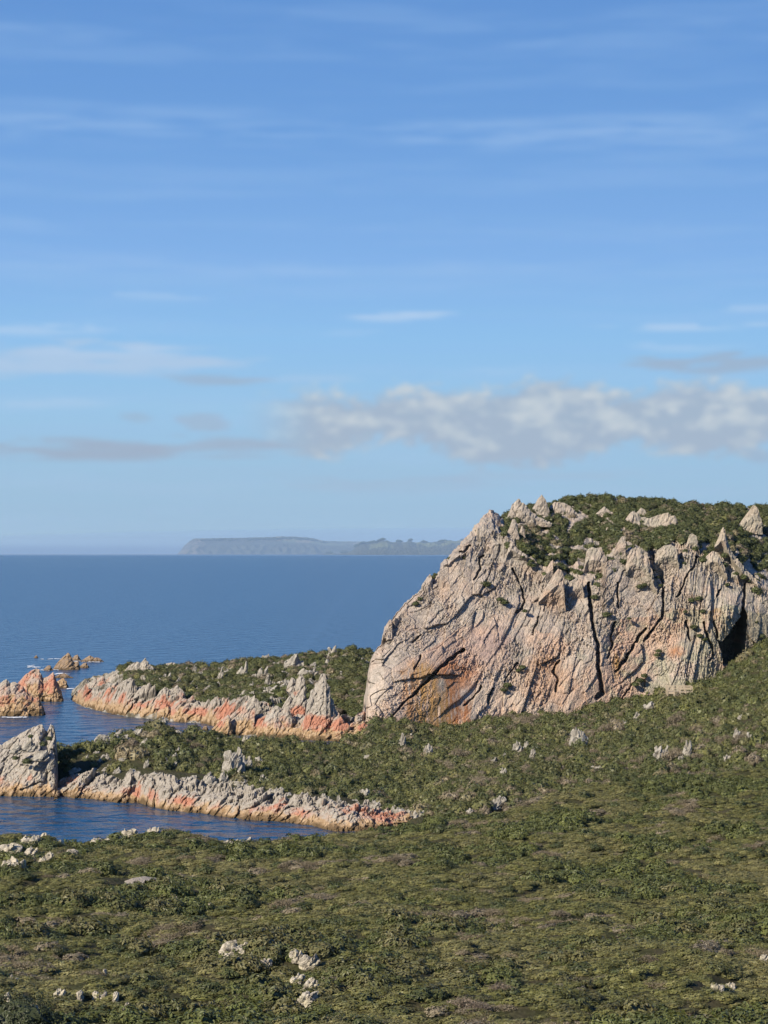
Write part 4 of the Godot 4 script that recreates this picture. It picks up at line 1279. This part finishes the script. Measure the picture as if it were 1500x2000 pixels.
# ---------------------------------------------------------------- loose rocks in the scrub
func build_rocks() -> void:
	# u, foot y, width, height, sheet, label
	var list := [
		[470, 1862, 80, 36, 0, "widest white jagged outcrop in the foreground scrub"], [520, 1880, 26, 16, 0, "small white rock just below the widest outcrop"], [580, 1868, 26, 20, 0, "white rock right of the widest outcrop, upper of two"], [602, 1880, 40, 26, 0, "grey rock leaning under a shrub right of the widest outcrop"],
		[582, 1918, 36, 20, 0, "pale yellowish rock in the middle of the outcrop group"], [608, 1928, 30, 26, 0, "yellowish rock above the lowest rock of the group"], [600, 1956, 42, 34, 0, "lowest white rock of the foreground outcrop group"], [444, 1868, 20, 10, 0, "thin white rock at the side tip of the widest outcrop"],
		[115, 1942, 24, 16, 0, "rounded white rock, first of the row in the lower corner"], [156, 1942, 14, 12, 0, "small white rock second in the lower corner row"], [186, 1940, 14, 10, 0, "small white rock third in the lower corner row"], [202, 1944, 20, 12, 0, "white rock fourth in the lower corner row"], [225, 1946, 12, 14, 0, "white rock at the end of the lower corner row"], [246, 1970, 18, 18, 0, "grey-white rock below the lower corner row"],
		[24, 1916, 24, 12, 0, "white rounded rock near the edge above the dark bush"], [14, 1948, 14, 12, 0, "small grey rock beside the dark corner bush"], [205, 1896, 8, 6, 0, "tiny white stone alone above the corner rocks"], [336, 1756, 30, 10, 0, "thin white rock lying alone in the upper slope"], [410, 1766, 9, 6, 0, "tiny white stone near the thin white rock"], [266, 1754, 8, 6, 0, "tiny pale stone left of the thin white rock"],
		[1115, 1668, 20, 9, 0, "small white rock between two dark shrubs on the slope"], [1400, 1928, 30, 11, 0, "bright white rock on the slope, wider of a pair"], [1426, 1926, 20, 11, 0, "bright white rock on the slope, smaller of a pair"], [1492, 1868, 16, 10, 0, "white rock at the edge of the frame on the slope"],
		[20, 1702, 50, 40, 0, "jagged grey-white shore outcrop cut by the frame"], [46, 1712, 30, 24, 0, "white rock at the foot of the shore outcrop"], [20, 1660, 46, 26, 0, "grey-white rock on the upper shore outcrop"], [62, 1646, 40, 22, 0, "grey jagged rock along the near shore edge"], [86, 1640, 26, 22, 0, "highest grey rock on the near shore edge"], [100, 1664, 36, 26, 0, "grey rock below the highest near shore rock"], [60, 1668, 28, 18, 0, "pale rock between the near shore rocks"], [96, 1674, 16, 20, 0, "upright white rock by the near shore"], [82, 1680, 14, 12, 0, "small white rock by the near shore"], [112, 1652, 26, 16, 0, "grey rock near the end of the near shore edge"], [142, 1664, 24, 8, 0, "flat pale rock beside the near shore scrub"], [132, 1690, 14, 9, 0, "small pale rock in scrub below the near shore"],
		[256, 1630, 30, 24, 0, "white rock on the near crest against the bay"], [300, 1630, 34, 24, 0, "taller white rock on the near crest against the bay"], [190, 1645, 28, 14, 0, "low pale rock at the near crest beside the gap"], [212, 1642, 22, 10, 0, "low grey rock on the near crest"], [236, 1638, 16, 9, 0, "small grey rock on the near crest"], [455, 1648, 40, 12, 0, "flat pale rock on the crest above the bay"], [488, 1644, 18, 11, 0, "small pale rock on the crest beside the flat one"], [520, 1646, 10, 6, 0, "tiny pale rock on the crest above the bay"],
		[450, 1512, 46, 62, 1, "tall pale jagged outcrop in the scrub of the point"], [436, 1526, 24, 24, 1, "pale rock at the foot of the tall outcrop"], [482, 1500, 26, 30, 1, "pale rock beside the tall outcrop on the point"], [505, 1486, 20, 10, 1, "low pale rock above the tall outcrop"], [408, 1525, 22, 20, 1, "pale rock set apart from the tall outcrop"], [470, 1530, 26, 12, 1, "low pale rocks below the tall outcrop"], [452, 1530, 10, 12, 1, "small pale rock below the tall outcrop"], [512, 1530, 14, 22, 1, "upright pale rock in the scrub of the point"], [480, 1446, 12, 12, 1, "small white pointed rock on the crest of the point"], [425, 1446, 7, 6, 1, "tiny white rock on the crest of the point"],
		[784, 1460, 16, 32, 1, "upright pale rock in scrub below the cliff corner"], [805, 1440, 12, 10, 1, "small pale rock near the cliff corner"], [835, 1476, 20, 24, 1, "pale broken rock in the scrub below the cliff"], [712, 1552, 22, 14, 1, "pale rock above the spiky shore"], [722, 1480, 26, 8, 1, "low pale ledge in the scrub"],
		[1010, 1466, 18, 20, 1, "pale rock in the broken group below the cliff"], [1026, 1466, 12, 22, 1, "upright pale rock in the broken group"], [1040, 1480, 12, 22, 1, "lower upright rock in the broken group"], [985, 1480, 10, 14, 1, "small pale rock left of the broken group"], [965, 1490, 14, 12, 1, "rounded pale rock below the broken group"], [982, 1514, 14, 16, 1, "pale rock low in the scrub below the broken group"], [1130, 1456, 34, 44, 1, "blocky greenish-white outcrop in the middle scrub"], [1118, 1440, 18, 18, 1, "greenish-white rock at the top of the blocky outcrop"],
		[1286, 1484, 24, 44, 1, "tall white upright rock in the scrub below the platform"], [1298, 1480, 14, 26, 1, "white rock leaning on the tall upright rock"], [1342, 1476, 18, 36, 1, "slender white rock right of the tall upright rock"], [1330, 1486, 12, 12, 1, "small white rock at the foot of the slender rock"], [1218, 1418, 14, 14, 1, "white rock on the slope below the cliff foot"], [1244, 1404, 14, 14, 1, "white rock on the slope nearer the platform"], [1270, 1382, 28, 10, 1, "long pale ledge below the platform"], [1440, 1440, 16, 18, 1, "white rock in dry scrub on the right slope"], [1462, 1442, 12, 14, 1, "small white rock in dry scrub on the right slope"], [1420, 1484, 22, 14, 1, "low pale rocks on the right slope"], [1446, 1402, 10, 8, 1, "tiny white rock high on the right slope"],
		[965, 1578, 30, 22, 1, "white rocks at the edge between the two slopes"], [940, 1580, 22, 14, 1, "low white rock at the edge between the two slopes"], [915, 1588, 18, 10, 1, "pale rock just above the near crest"], [980, 1566, 16, 16, 1, "white rock at the upper end of the slope edge"], [1168, 1500, 30, 8, 1, "pale bare patch of rock in the dry scrub"]]
	var marks: Array = [[40, 1975, "dark corner bush"], [470, 1850, "widest white outcrop"], [600, 1875, "leaning grey rock"], [600, 1950, "lowest white rock"], [115, 1938, "rounded corner rock"], [205, 1940, "row of corner rocks"], [246, 1965, "grey-white rock under the row"], [336, 1752, "thin white rock"], [1115, 1665, "small white slope rock"], [1410, 1924, "bright white pair of rocks"], [1490, 1864, "edge rock"], [24, 1912, "white edge rock"]]
	for k in list:
		var sh: Array = fore.slice(2, 7) if k[4] == 0 else hill.slice(1, 5)
		var rel := 1.0 if k[4] == 0 else 0.55
		var at := on_sheet(sh, k[0], k[1], rel)
		var lift := (0.32 if k[4] == 0 else 0.5) / -at.z * F
		at = on_sheet(sh, k[0], k[1] + lift, rel)
		var m := little_crag(k[0], k[1], k[2] * 0.98, k[3] * (0.72 if k[4] == 0 else 0.95), -at.z, rng.randf_range(0.0, 0.3), white_tone if k[4] == 0 else grey_light, 0.7)
		tag(solo("rock", m, M.white), k[5], "rock", "pale rocks in the scrub")
	M.marks = marks
	# a patch of bare pale gravel
	var gp := on_sheet(fore.slice(2, 7), 270, 1722, 1.0)
	var st := SurfaceTool.new()
	st.begin(Mesh.PRIMITIVE_TRIANGLES)
	var nseg := 30
	for i in nseg:
		for ring in 3:
			var q: Array = []
			for o in [[0, 0], [1, 0], [1, 1], [0, 1]]:
				var a: float = TAU * (i + o[0]) / nseg
				var rr: float = (ring + o[1]) / 3.0 * (1.0 + 0.35 * n1.get_noise_2d(cos(a) * 2.0, sin(a) * 2.0))
				var w := gp + Vector3(cos(a) * 1.9 * rr, cos(a) * 0.12 * rr, sin(a) * 1.5 * rr - cos(a) * 1.2 * rr)
				q.append(w + Vector3(0, 0.5 - 0.5 * rr * rr + 0.05 * n1.get_noise_2d(w.x * 3.0, w.z * 3.0), 0))
			st.set_color(Color(0.42, 0.38, 0.32))
			for k in [0, 1, 2, 0, 2, 3]:
				st.add_vertex(q[k])
	gp.y -= bump(gp)
	M.gravel_at = gp
	tag(solo("gravel_patch", st.commit(), M.white), "bare patch of pale gravel in the scrub above the bay", "gravel", "", "stuff")
	print("rocks ", Time.get_ticks_msec())

# ---------------------------------------------------------------- the viewing platform
func box_part(called: String, parent: Node3D, at: Vector3, size: Vector3, mat: Material) -> MeshInstance3D:
	var b := BoxMesh.new()
	b.size = size
	var o := part(called, b, mat, parent)
	o.position = at
	return o

func build_platform() -> void:
	var wood := StandardMaterial3D.new()
	wood.albedo_color = Color(0.48, 0.40, 0.30).linear_to_srgb()
	wood.albedo_texture = noise_tex(0.05, 31, 3, false, 128, Color(0.7, 0.7, 0.7), Color.WHITE)
	wood.uv1_triplanar = true
	wood.roughness = 0.85
	var D := 489.0
	var c := P(1328, 1351, D)
	var o := thing("viewing_platform", "small weathered timber viewing platform with railings and steps", "platform", c)
	var k := D / F
	var x0 := (1304.0 - 1328.0) * k
	var x1 := (1352.0 - 1328.0) * k
	for i in 12:
		box_part("deck_board", o, Vector3((x0 + x1) * 0.5, 0, -0.1 - i * 0.2), Vector3(x1 - x0, 0.05, 0.185), wood)
	box_part("fascia", o, Vector3((x0 + -1.35) * 0.5, -0.28, 0.02), Vector3(-1.35 - x0, 0.4, 0.05), wood)
	box_part("fascia", o, Vector3((0.1 + x1) * 0.5, -0.14, 0.02), Vector3(x1 - 0.1, 0.22, 0.05), wood)
	for p in [[x0, 0.0], [-1.33, 0.0], [-0.08, 0.0], [1.25, 0.0], [x1, 0.0], [x0, -2.3], [-0.08, -2.3], [1.25, -2.3], [x1, -2.3]]:
		box_part("post", o, Vector3(p[0], -0.55, p[1] + 0.06), Vector3(0.17, 3.2, 0.17), wood)
	var rails := [[x0, -1.33, 1.02, 0.0], [-0.08, x1, 1.02, 0.0], [-0.08, x1, 0.55, 0.0], [x0, x1, 1.12, -2.3], [x0, x1, 0.6, -2.3], [x0, -1.33, 0.3, 0.0]]
	for r in rails:
		box_part("rail", o, Vector3((r[0] + r[1]) * 0.5, r[2], r[3] + 0.14), Vector3(r[1] - r[0] + 0.2, 0.17, 0.06), wood)
	for s in [x0, x1]:
		box_part("rail", o, Vector3(s + 0.1, 1.04, -1.1), Vector3(0.06, 0.13, 2.5), wood)
	for i in 6:
		box_part("tread", o, Vector3(-0.7, -0.2 - i * 0.2, 0.25 + i * 0.26), Vector3(1.12, 0.05, 0.27), wood)
	for s in [-1.31, -0.09]:
		var b := box_part("stringer", o, Vector3(s, -0.62, 0.75), Vector3(0.06, 0.24, 1.75), wood)
		b.rotation.x = 0.655
		box_part("newel", o, Vector3(s, -0.35, 1.5), Vector3(0.12, 1.9, 0.12), wood)

# ---------------------------------------------------------------- scrub
func build_plants() -> void:
	# foreground slope
	var near: Array = []
	var rocks2: Array = []
	for n in get_children():
		if n is MeshInstance3D and n.name.begins_with("rock"):
			var bb: AABB = n.mesh.get_aabb()
			rocks2.append([Vector2(bb.get_center().x, bb.end.z), maxf(bb.size.x * 0.5, 0.3)])
	var clear := func(p: Vector3, _u: float, _y: float) -> bool:
		for r in rocks2:
			var d: Vector2 = Vector2(p.x, p.z) - r[0]
			if absf(d.x) < r[1] * 0.8 and d.y > -0.6 and d.y < 0.35:
				return false
		if absf(p.x - M.gravel_at.x) < 3.4 and p.z - M.gravel_at.z > -1.6 and p.z - M.gravel_at.z < 5.0:
			return false
		return true
	for s in spots(fore, -330, 1790, 1.6, clear, 2, 7):
		var p: Vector3 = s[0]
		if p.y < 0.4:
			continue
		var al := (p.x - p.z) * 0.7071
		var ac := (p.x + p.z) * 0.7071
		var v := n1.get_noise_2d(al * 0.028, ac * 0.06) + 0.55 * n1.get_noise_2d(al * 0.09 + 30.0, ac * 0.17) + rng.randfn() * 0.1
		var dry := n1.get_noise_2d(al * 0.05 + 80.0, ac * 0.13) + 0.4 * n1.get_noise_2d(al * 0.15, ac * 0.4 + 60.0) + rng.randfn() * 0.12
		var g := p + Vector3(0, bump(p) - 0.1 + 0.12 * rng.randf(), 0)
		var lum := rng.randf_range(0.85, 1.15)
		if v > 0.42:
			if rng.randf() < 0.6:
				near.append(plant(g, 0.6 + 1.0 * pow(rng.randf(), 1.5), rng.randf_range(0.65, 1.0), rng.randi() % 3, GREENS[1].lerp(GREENS[3], rng.randf() * 0.7) * lum))
		elif dry > 0.58:
			if rng.randf() < 0.7:
				near.append(plant(g, rng.randf_range(0.45, 0.95), rng.randf_range(0.5, 0.85), 6 + rng.randi() % 2 if rng.randf() < 0.6 else rng.randi() % 3, DRY[0].lerp(GREENS[4], rng.randf()) * lum, 0.3))
		else:
			var q := clampf(0.5 + 0.8 * n1.get_noise_2d(p.x * 0.06, p.z * 0.05) + rng.randfn() * 0.22, 0.0, 1.0)
			near.append(plant(g, rng.randf_range(0.4, 0.85), rng.randf_range(0.45, 0.75), rng.randi() % 3, GREENS[0].lerp(GREENS[2], q) * lum, 0.45))
			if rng.randf() < 0.03:
				near.append(plant(g, rng.randf_range(0.7, 1.3), rng.randf_range(0.6, 0.9), rng.randi() % 3, GREENS[3] * lum))
	# the plants that show largest are things of their own
	near.sort_custom(func(a: Dictionary, b: Dictionary) -> bool: return a.t.basis.x.length() / -a.t.origin.z > b.t.basis.x.length() / -b.t.origin.z)
	var single := 0
	var order := {}
	var rest: Array = []
	var mats := {}
	for e in near:
		var q := pix_of(e.t.origin)
		if single < 290 and q.x > 15.0 and q.x < 1485.0 and q.y < 1990.0 and q.y > 1500.0:
			single += 1
			var dry: bool = e.kind >= 6
			var tone := 4 if dry else (0 if e.c.g > 0.095 else (1 if e.c.g > 0.075 else 2))
			if not mats.has(tone):
				mats[tone] = leaf_mat([Color(0.112, 0.108, 0.045), Color(0.086, 0.092, 0.033), Color(0.06, 0.072, 0.026), Color.WHITE, Color(0.18, 0.148, 0.115)][tone])
			var o := solo("dry_shrub" if dry else "shrub", M.plants[e.kind], mats[tone])
			o.transform = e.t
			var z := zone(q)
			if not order.has(z[0]):
				order[z[0]] = []
			order[z[0]].append([z[1], o, ["light olive", "mid green", "dark green", "", "grey-brown twiggy"][tone]])
		else:
			rest.append(e)
	for z in order:
		var row: Array = order[z]
		row.sort_custom(func(a: Array, b: Array) -> bool: return a[0] < b[0])
		for i in row.size():
			var nth: String = ["nearest", "second", "third", "fourth", "fifth", "sixth", "seventh", "eighth", "ninth", "tenth", "eleventh", "twelfth"][i] if i < 12 else "%dth" % (i + 1)
			tag(row[i][1], "%s shrub, %s %s" % [row[i][2], nth, z], "shrub", "larger shrubs of the foreground slope")
	var cb := on_sheet(fore.slice(1, 7), 30, 2010)
	var cbo := solo("corner_bush", shrub(21, 240, 12, 0.036, 0.85, 0.1, 0.78), leaf_mat(Color(0.04, 0.05, 0.022)))
	cbo.position = cb
	cbo.scale = Vector3(2.9, 2.5, 2.4)
	tag(cbo, "big dark green leafy bush in the lower corner of the slope", "bush")
	mass("foreground_scrub", "wind-combed olive scrub covering the foreground slope", rest)
	print("near plants ", near.size(), " ", Time.get_ticks_msec())
	# land beyond the bay
	var mid: Array = []
	var taken := {}
	var keep := func(p: Vector3, u: float, y: float) -> bool:
		if p.y < 0.5:
			return false
		for r in rocks2:
			var d: Vector2 = Vector2(p.x, p.z) - r[0]
			if absf(d.x) < r[1] * 0.9 + 0.4 and d.y > -0.6 and d.y < 3.0:
				return false
		if absf(u - 1328.0) < 25.0 and y < 1369.0 and y > 1335.0:
			return false
		if u < 855.0 and y > evy(M.point_top, u) - (7.0 if u < 500.0 else -1.0):
			return false
		if u < 360.0 and y > evy(hill[4], u) + 8.0:
			return n1.get_noise_2d(u * 0.045, y * 0.07) > 0.1 + (y - 1470.0) * 0.004
		return true
	for s in spots(hill, 104, 1790, 0.75, keep, 1, 5):
		var p: Vector3 = s[0]
		var size := 0.7 + 1.4 * pow(rng.randf(), 1.8)
		if not free_spot(taken, p, size * 1.0):
			continue
		var tn := toned(p, 0.62, 0.14 if s[1] > 850.0 and s[2] > 1400.0 else -0.1)
		var kind := 3 + rng.randi() % 3
		if tn[1] and rng.randf() < 0.7:
			kind = 6 + rng.randi() % 2
		mid.append(plant(p + Vector3(0, bump(p) * 0.55 + 0.1, 0), size, rng.randf_range(0.95, 1.4), kind, tn[0]))
	# shrubs on the block at the end of the point
	for k in [[118, 1468, 14], [130, 1462, 12], [125, 1480, 12], [140, 1472, 12], [150, 1466, 10], [160, 1462, 9], [108, 1455, 8], [30, 1478, 7], [52, 1484, 9], [60, 1436, 6], [95, 1440, 7], [85, 1450, 8], [112, 1478, 10], [135, 1490, 9]]:
		var at := P(k[0], k[1] + k[2] * 0.5, 380.0 if k[0] > 100 else 365.0)
		mid.append(plant(at, k[2] / F * 380.0 * 1.1, 0.85, 3 + rng.randi() % 3, GREENS[3] * 0.95))
	mass("hillside_scrub", "dense rounded dark scrub between the bay and the cliff", mid)
	# the islet
	var ils: Array = []
	var keep2 := func(p: Vector3, u: float, y: float) -> bool:
		if p.y < 3.2 or u < 232.0 + maxf(0.0, y - 1310.0):
			return false
		return n1.get_noise_2d(u * 0.05, y * 0.1) + 0.5 * n1.get_noise_2d(u * 0.15, y * 0.3) > -0.22 + (0.3 if u > 520.0 and u < 640.0 and y > 1315.0 else 0.0) - (0.6 if u > 650.0 else 0.0)
	for s in spots(isl, 200, 758, 0.6, keep2, 2, 5):
		var p: Vector3 = s[0]
		var size := rng.randf_range(0.8, 1.7)
		if not free_spot(taken, p, size):
			continue
		var tn := toned(p, 0.75, -0.05)
		ils.append(plant(p + Vector3(0, bump(p) * 0.6 + 0.1, 0), size, rng.randf_range(0.75, 1.05), 3 + rng.randi() % 3, tn[0]))
	mass("islet_scrub", "dark scrub growing over the islet beside the cliff", ils)
	# the top of the cliff and its ledges
	var top: Array = []
	var boxes: Array = []
	for n in M.cliff.get_children():
		if n.name.begins_with("crag") or n.name.begins_with("pinnacle"):
			var bb: AABB = n.mesh.get_aabb()
			boxes.append([bb.position.x + 0.3, bb.end.x - 0.3, bb.end.z, bb.position.y])
	var keep3 := func(p: Vector3, u: float, y: float) -> bool:
		if u < 984.0 or n1.get_noise_2d(u * 0.035 + 4.0, y * 0.06) - 0.004 * (y - 1000.0) * (-1.0) > 0.48:
			return false
		for b in boxes:
			if p.x > b[0] and p.x < b[1] and p.z > b[2] - 2.8 and p.z < b[2] + 3.0 and p.y > b[3] - 2.0:
				return rng.randf() < 0.1
		return true
	for s in spots(clf, 984, 1840, 1.0, keep3, 3, 4):
		var p: Vector3 = s[0]
		var size := rng.randf_range(0.8, 1.7)
		if not free_spot(taken, p, size * 0.62):
			continue
		var tn := toned(p, 1.0, -0.15)
		top.append(plant(p + Vector3(0, 0.15, 0), size, rng.randf_range(0.75, 1.1), 3 + rng.randi() % 3, tn[0]))
	var keep4 := func(p: Vector3, u: float, y: float) -> bool:
		var d := y - evy(clf[3], u)
		return u > 985.0 and d < 34.0 and n1.get_noise_2d(u * 0.07, y * 0.05) > -0.05 + d * 0.02
	for s in spots(clf, 984, 1500, 0.5, keep4, 2, 3):
		top.append(plant(s[0] + Vector3(0, -0.2, 0.7), rng.randf_range(0.6, 1.2), rng.randf_range(0.7, 1.0), 3 + rng.randi() % 3, GREENS[3] * rng.randf_range(0.8, 1.3)))
	for k in [[945, 1137, 9], [952, 1140, 8], [978, 1167, 8], [986, 1172, 8], [1183, 1196, 8], [1190, 1198, 6], [1250, 1142, 8], [1258, 1141, 6], [1155, 1118, 9], [1165, 1130, 8], [1172, 1140, 7], [1025, 1192, 6], [1350, 1168, 7], [1364, 1166, 8], [1372, 1190, 7], [1338, 1192, 5], [1355, 1222, 8], [1366, 1240, 7], [1376, 1245, 6], [1020, 1300, 7], [1012, 1306, 6], [992, 1335, 9], [984, 1342, 7], [1286, 1268, 7], [1283, 1275, 7], [1250, 1325, 9], [1240, 1332, 8], [1258, 1318, 7], [1205, 1372, 8], [1173, 1372, 9], [1178, 1380, 8], [1275, 1112, 5], [1284, 1126, 5], [1290, 1140, 5], [1268, 1090, 5], [1262, 1070, 6], [820, 1168, 6], [812, 1176, 7], [845, 1125, 7], [850, 1120, 5], [878, 1088, 5], [1476, 1212, 6], [1488, 1240, 7], [1336, 1098, 5], [1420, 1140, 6], [1228, 1206, 5], [1080, 1155, 4], [1340, 1330, 7], [1316, 1344, 7], [905, 1088, 4], [935, 1030, 4], [930, 1035, 3]]:
		var at := on_sheet(clf.slice(1, 5), k[0], k[1] + k[2] * 0.4)
		top.append(plant(at + Vector3(0, -0.1, 0.5), k[2] / F * 505.0 * 1.15, 0.75, 3 + rng.randi() % 3, GREENS[3] * rng.randf_range(0.8, 1.1)))
	mass("clifftop_scrub", "dark green scrub over the top and ledges of the cliff", top)
	print("plants ", mid.size(), " ", ils.size(), " ", top.size(), " ", Time.get_ticks_msec())

func zone(q: Vector2) -> Array:
	var best := []
	var bd := 1e9
	for m in M.marks:
		var d: Vector2 = q - Vector2(m[0], m[1])
		var l := Vector2(d.x, d.y * 1.6).length()
		if l < bd:
			bd = l
			var way := ("to the right of" if d.x > 0.0 else "to the left of") if absf(d.x) > absf(d.y) * 1.6 else ("below" if d.y > 0.0 else "above")
			best = ["%s the %s" % [way, m[2]], l]
	return best
